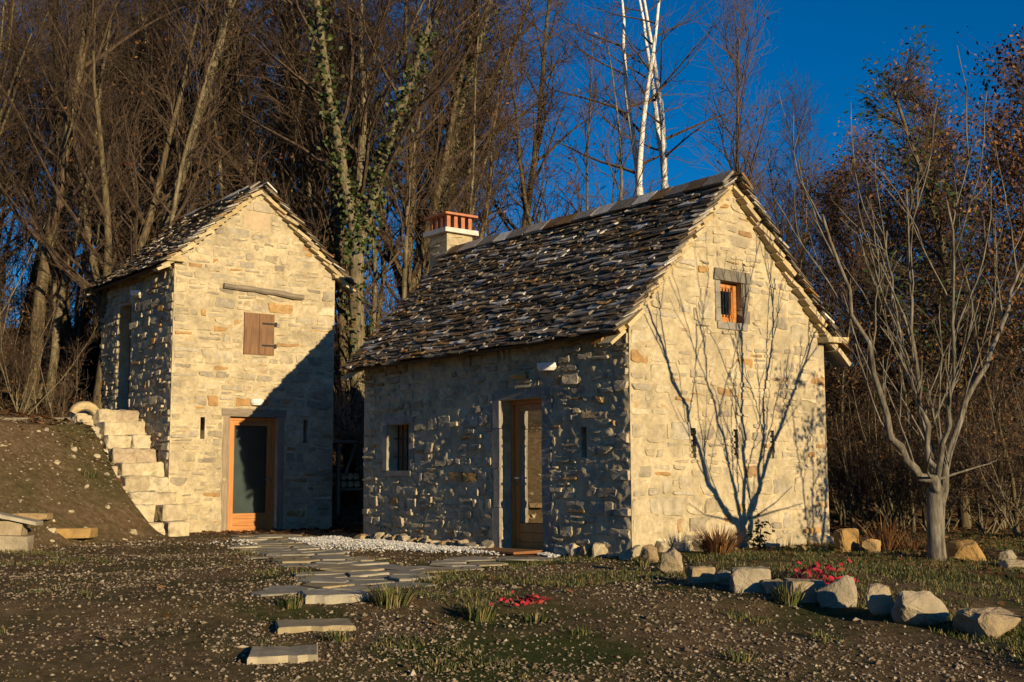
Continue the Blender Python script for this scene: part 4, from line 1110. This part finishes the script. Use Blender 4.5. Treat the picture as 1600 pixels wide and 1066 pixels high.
# ---------------------------------------------------------------- small plants
def clump(name, px, py, n, hgt, spread, mat, label, cat, seed, droop=.9, width=.005, group=None):
    r = random.Random(seed); q = hit(px, py); mb = MB()
    for _ in range(int(n*1.6)):
        an = r.uniform(0, 6.28); rr = spread*math.sqrt(r.random())*.3
        p = q+Vector((math.cos(an)*rr, math.sin(an)*rr, -.02)); d = Vector((math.cos(an)*r.uniform(.1, 1)*spread*2, math.sin(an)*r.uniform(.1, 1)*spread*2, 1)).normalized()
        L = hgt*r.uniform(.55, 1.15); s_ = d.cross(Vector((0, 0, 1))).normalized()*width*r.uniform(.6, 1.2); mb.tint = r.random()
        m = p+d*L*.55; e = p+d*L*(1-.2*droop)+Vector((0, 0, -droop*L*.35*r.random()))+Vector((d.x, d.y, 0))*L*.25
        mb.add([p-s_, p+s_, m+s_*.8, m-s_*.8, e], [(0, 1, 2, 3), (3, 2, 4)])
    return tag(mb.build(name, mat, None, q), label, cat, group)
GT = 'grass tufts in the gravel'
for i, (px, py, n, h, sp, lab) in enumerate(((612, 945, 150, .30, .5, 'large drooping grass tuft beside the broad top step'), (455, 948, 60, .20, .35, 'small grass tuft left of the broad top step'), (748, 968, 120, .28, .4, 'grass tuft in gravel below the flagstone path'), (835, 972, 45, .16, .35, 'small flat green weed beside the gravel grass tuft'), (685, 1045, 40, .12, .4, 'sparse green weed in the foreground gravel'), (1155, 1030, 45, .14, .4, 'sparse grass tuft alone in the right foreground gravel'), (1232, 945, 70, .30, .32, 'spiky green strap-leaved plant before the edging stones'), (530, 1000, 60, .14, .4, 'dry reddish tuft below the middle step'), (905, 990, 40, .12, .4, 'low green weed patch in the middle gravel'), (1000, 885, 50, .2, .4, 'grass tuft at the foot of the house corner'), (140, 745, 70, .25, .5, 'green grass tuft on the steep earth bank'), (1290, 1000, 40, .12, .4, 'small weed in gravel before the big boulder'))):
    clump('grass_tuft', px, py, n, h, sp, M_grass, lab, 'grass tuft', 300+i, group=GT)
clump('lavender_bush', 1122, 866, 260, .42, .55, M_leaf, 'dry brown lavender bush against the lit gable', 'bush', 401, .1, .006)
clump('dry_weed', 1385, 862, 45, .6, .5, M_leaf, 'tall dry brown weed stalks beside the orchard tree', 'weed', 402, .1, .007)
clump('dry_weed', 1425, 862, 110, .4, .8, M_leaf, 'pale tangled dry weed clump at the orchard tree foot', 'weed', 403, .5, .006)
def leafclump(name, px, py, n, rx, rz, mat, size, label, cat, seed, lift=.5):
    r = random.Random(seed); q = hit(px, py); mb = MB()
    for _ in range(n):
        p = q+Vector((r.gauss(0, rx), r.gauss(0, rx*.7), abs(r.gauss(0, rz))+.01)); leaf(mb, p, size*r.uniform(.6, 1.3), r)
    for k in range(6):
        mb.tube([q, q+Vector((r.gauss(0, rx), r.gauss(0, rx*.6), rz*r.uniform(.6, 1.6)))], [.006, .003], 4, False)
    for i in range(len(mb.m)): mb.m[i] = 0
    return tag(mb.build(name, mat, None, q), label, cat)
leafclump('red_leaved_plant', 1268, 915, 140, .20, .09, M_red, .085, 'crimson-leaved creeping plant behind the edging stones', 'plant', 411)
leafclump('red_leaved_plant', 822, 945, 40, .12, .03, M_red, .06, 'small patch of crimson leaves in the gravel', 'plant', 412)
leafclump('dark_plant', 1187, 858, 150, .07, .22, M_ivy, .07, 'small dark upright plant before the lit gable', 'plant', 413)
leafclump('green_plant', 1262, 866, 60, .14, .04, M_grass, .1, 'low bright green rosette at the gable foot', 'plant', 414)

# ---------------------------------------------------------------- scattered stuff
def scatter(name, P, size, mat, tints, flat=.65, label=None):
    n = len(P); g = np.random.default_rng(len(P))
    base = np.array([(1,0,0),(-1,0,0),(0,1,0),(0,-1,0),(0,0,1),(0,0,-1)], float)
    F0 = np.array([(0,2,4),(2,1,4),(1,3,4),(3,0,4),(2,0,5),(1,2,5),(3,1,5),(0,3,5)])
    V = base[None]*g.uniform(.55, 1.25, (n, 6, 1))+g.normal(0, .18, (n, 6, 3)); V[:, :, 2] *= flat
    a = g.uniform(0, 6.28, n); c, s = np.cos(a), np.sin(a)
    X = V[:, :, 0]*c[:, None]-V[:, :, 1]*s[:, None]; Y = V[:, :, 0]*s[:, None]+V[:, :, 1]*c[:, None]
    V = np.stack([X, Y, V[:, :, 2]], 2)*np.asarray(size)[:, None, None]+np.asarray(P)[:, None, :]
    F = (F0[None]+np.arange(n)[:, None, None]*6).reshape(-1, 3)
    me = bpy.data.meshes.new(name); me.from_pydata(V.reshape(-1, 3).tolist(), [], F.tolist()); me.materials.append(mat)
    at_ = me.attributes.new('tint', 'FLOAT', 'POINT'); at_.data.foreach_set('value', np.repeat(np.asarray(tints), 6).astype(np.float32))
    o = link(bpy.data.objects.new(name, me)); return tag(o, label, None, None, 'stuff')
rp = random.Random(91); P = []; S = []; T = []
def free(x, y): return not (-.25 < x < HW+.1 and -.15 < y < HL+.1) and not (TX-.05 < x < TX+TW+.1 and TY-.05 < y < TY+TL)
while len(P) < 62000:
    px = rp.uniform(-350, 1950); s = 5+18*rp.random()**1.7
    x, y = at_px(px, s)
    if not free(x, y): continue
    if bed_side(x, y) > .1 and y < 1 and rp.random() < .85: continue
    if noise.noise((x*.6, y*.6, 4)) < -.12 and rp.random() < .6: continue
    if min(dpoly(x, y, A), dpoly(x, y, B)) < .5 and rp.random() < .9: continue
    sz = .006+.014*rp.random()**2
    if x < -2.6 and y > 7.5: sz *= 1.7
    if rp.random() < .012: sz *= 1.9
    P.append((x, y, height(x, y)+sz*.25)); S.append(sz); T.append(rp.random()**1.3)
scatter('pebbles', P, S, M_pebble, T, label='brown and pale pebbles strewn over the earth')
P = []; S = []; T = []
while len(P) < 9000:
    y = rp.uniform(1.2, 7.4); w_ = .25+.75*sm(1.0, 5.5, y)
    x = -.15-abs(rp.gauss(0, .75))*w_
    if 1.5 < y < 2.85 and x > -.65: continue
    if min(dpoly(x, y, A), dpoly(x, y, B)) < .35: continue
    sz = rp.uniform(.012, .024); P.append((x, y, height(x, y)+.012+.02*rp.random())); S.append(sz); T.append(rp.random())
scatter('white_gravel', P, S, M_white_gravel, T, label='strip of whitish crushed gravel along the long wall')
# grass blades
def blades(name, n, test, hgt, label):
    r = random.Random(n); V = []; F = []; T = []; k = 0; tries = 0
    while k < n and tries < n*30:
        tries += 1
        px = r.uniform(-250, 1850); s = 6+14*r.random(); x, y = at_px(px, s)
        if not free(x, y) or not test(x, y): continue
        z = height(x, y); a = r.uniform(0, 6.28); h = hgt*r.uniform(.4, 1.2); w = .002+.003*r.random(); b = len(V)
        dx, dy = math.cos(a), math.sin(a); l = h*r.uniform(.5, 1.5)
        V += [(x-dy*w, y+dx*w, z-.01), (x+dy*w, y-dx*w, z-.01), (x+dx*l*.4+dy*w*.8, y+dy*l*.4-dx*w*.8, z+h*.6), (x+dx*l*.4-dy*w*.8, y+dy*l*.4+dx*w*.8, z+h*.6), (x+dx*l, y+dy*l, z+h*r.uniform(.6, 1))]
        F += [(b, b+1, b+2, b+3), (b+3, b+2, b+4)]; T += [r.random()]*5; k += 1
    me = bpy.data.meshes.new(name); me.from_pydata(V, [], F); me.materials.append(M_grass)
    at_ = me.attributes.new('tint', 'FLOAT', 'POINT'); at_.data.foreach_set('value', np.array(T, dtype=np.float32))
    tag(link(bpy.data.objects.new(name, me)), label, None, None, 'stuff')
def grassy(x, y):
    n = noise.noise((x*.8, y*.8, 11))+.5*noise.noise((x*2.6, y*2.6, 2))
    d = min(dpoly(x, y, A), dpoly(x, y, B))
    if d < .5: return False
    if bed_side(x, y) > 0 and y < .2 and x > -4: return n > -.15
    if -4.6 < x < 0 and -3.2 < y < 1.3: return n > .05
    if x < -1.5 and y > 3 and x > -8: return n > .32
    return n > .52
blades('grass', 42000, grassy, .055, 'short sparse grass on the yard and planted bed')
# leaf litter
P = []; rl = random.Random(17); mb = MB()
k = 0
while k < 40000:
    px = rl.uniform(-300, 1900); s = rl.uniform(16, 44) if rl.random() < .8 else rl.uniform(9, 20); x, y = at_px(px, s)
    if not free(x, y): continue
    if s < 22 and not (bed_side(x, y) > .2 and y < 2 and x > 1.0) and not (x < -3 and y > 11) and rl.random() < .97: continue
    a = rl.uniform(0, 6.28); z_ = .045+.05*rl.random() if s > 22 else .025+.03*rl.random()
    p = Vector((x, y, height(x, y)+.012+.015*rl.random())); u_ = Vector((math.cos(a), math.sin(a), rl.gauss(0, .25)))*z_; v_ = Vector((-math.sin(a), math.cos(a), rl.gauss(0, .3)))*z_*.55
    mb.tint = rl.random(); mb.add([p-u_, p+v_, p+u_, p-v_], [(0, 1, 2, 3)]); k += 1
mb.m = [0]*len(mb.f)
tag(mb.build('leaf_litter', M_leaf), 'fallen brown leaves carpeting the wooded slope', None, None, 'stuff')
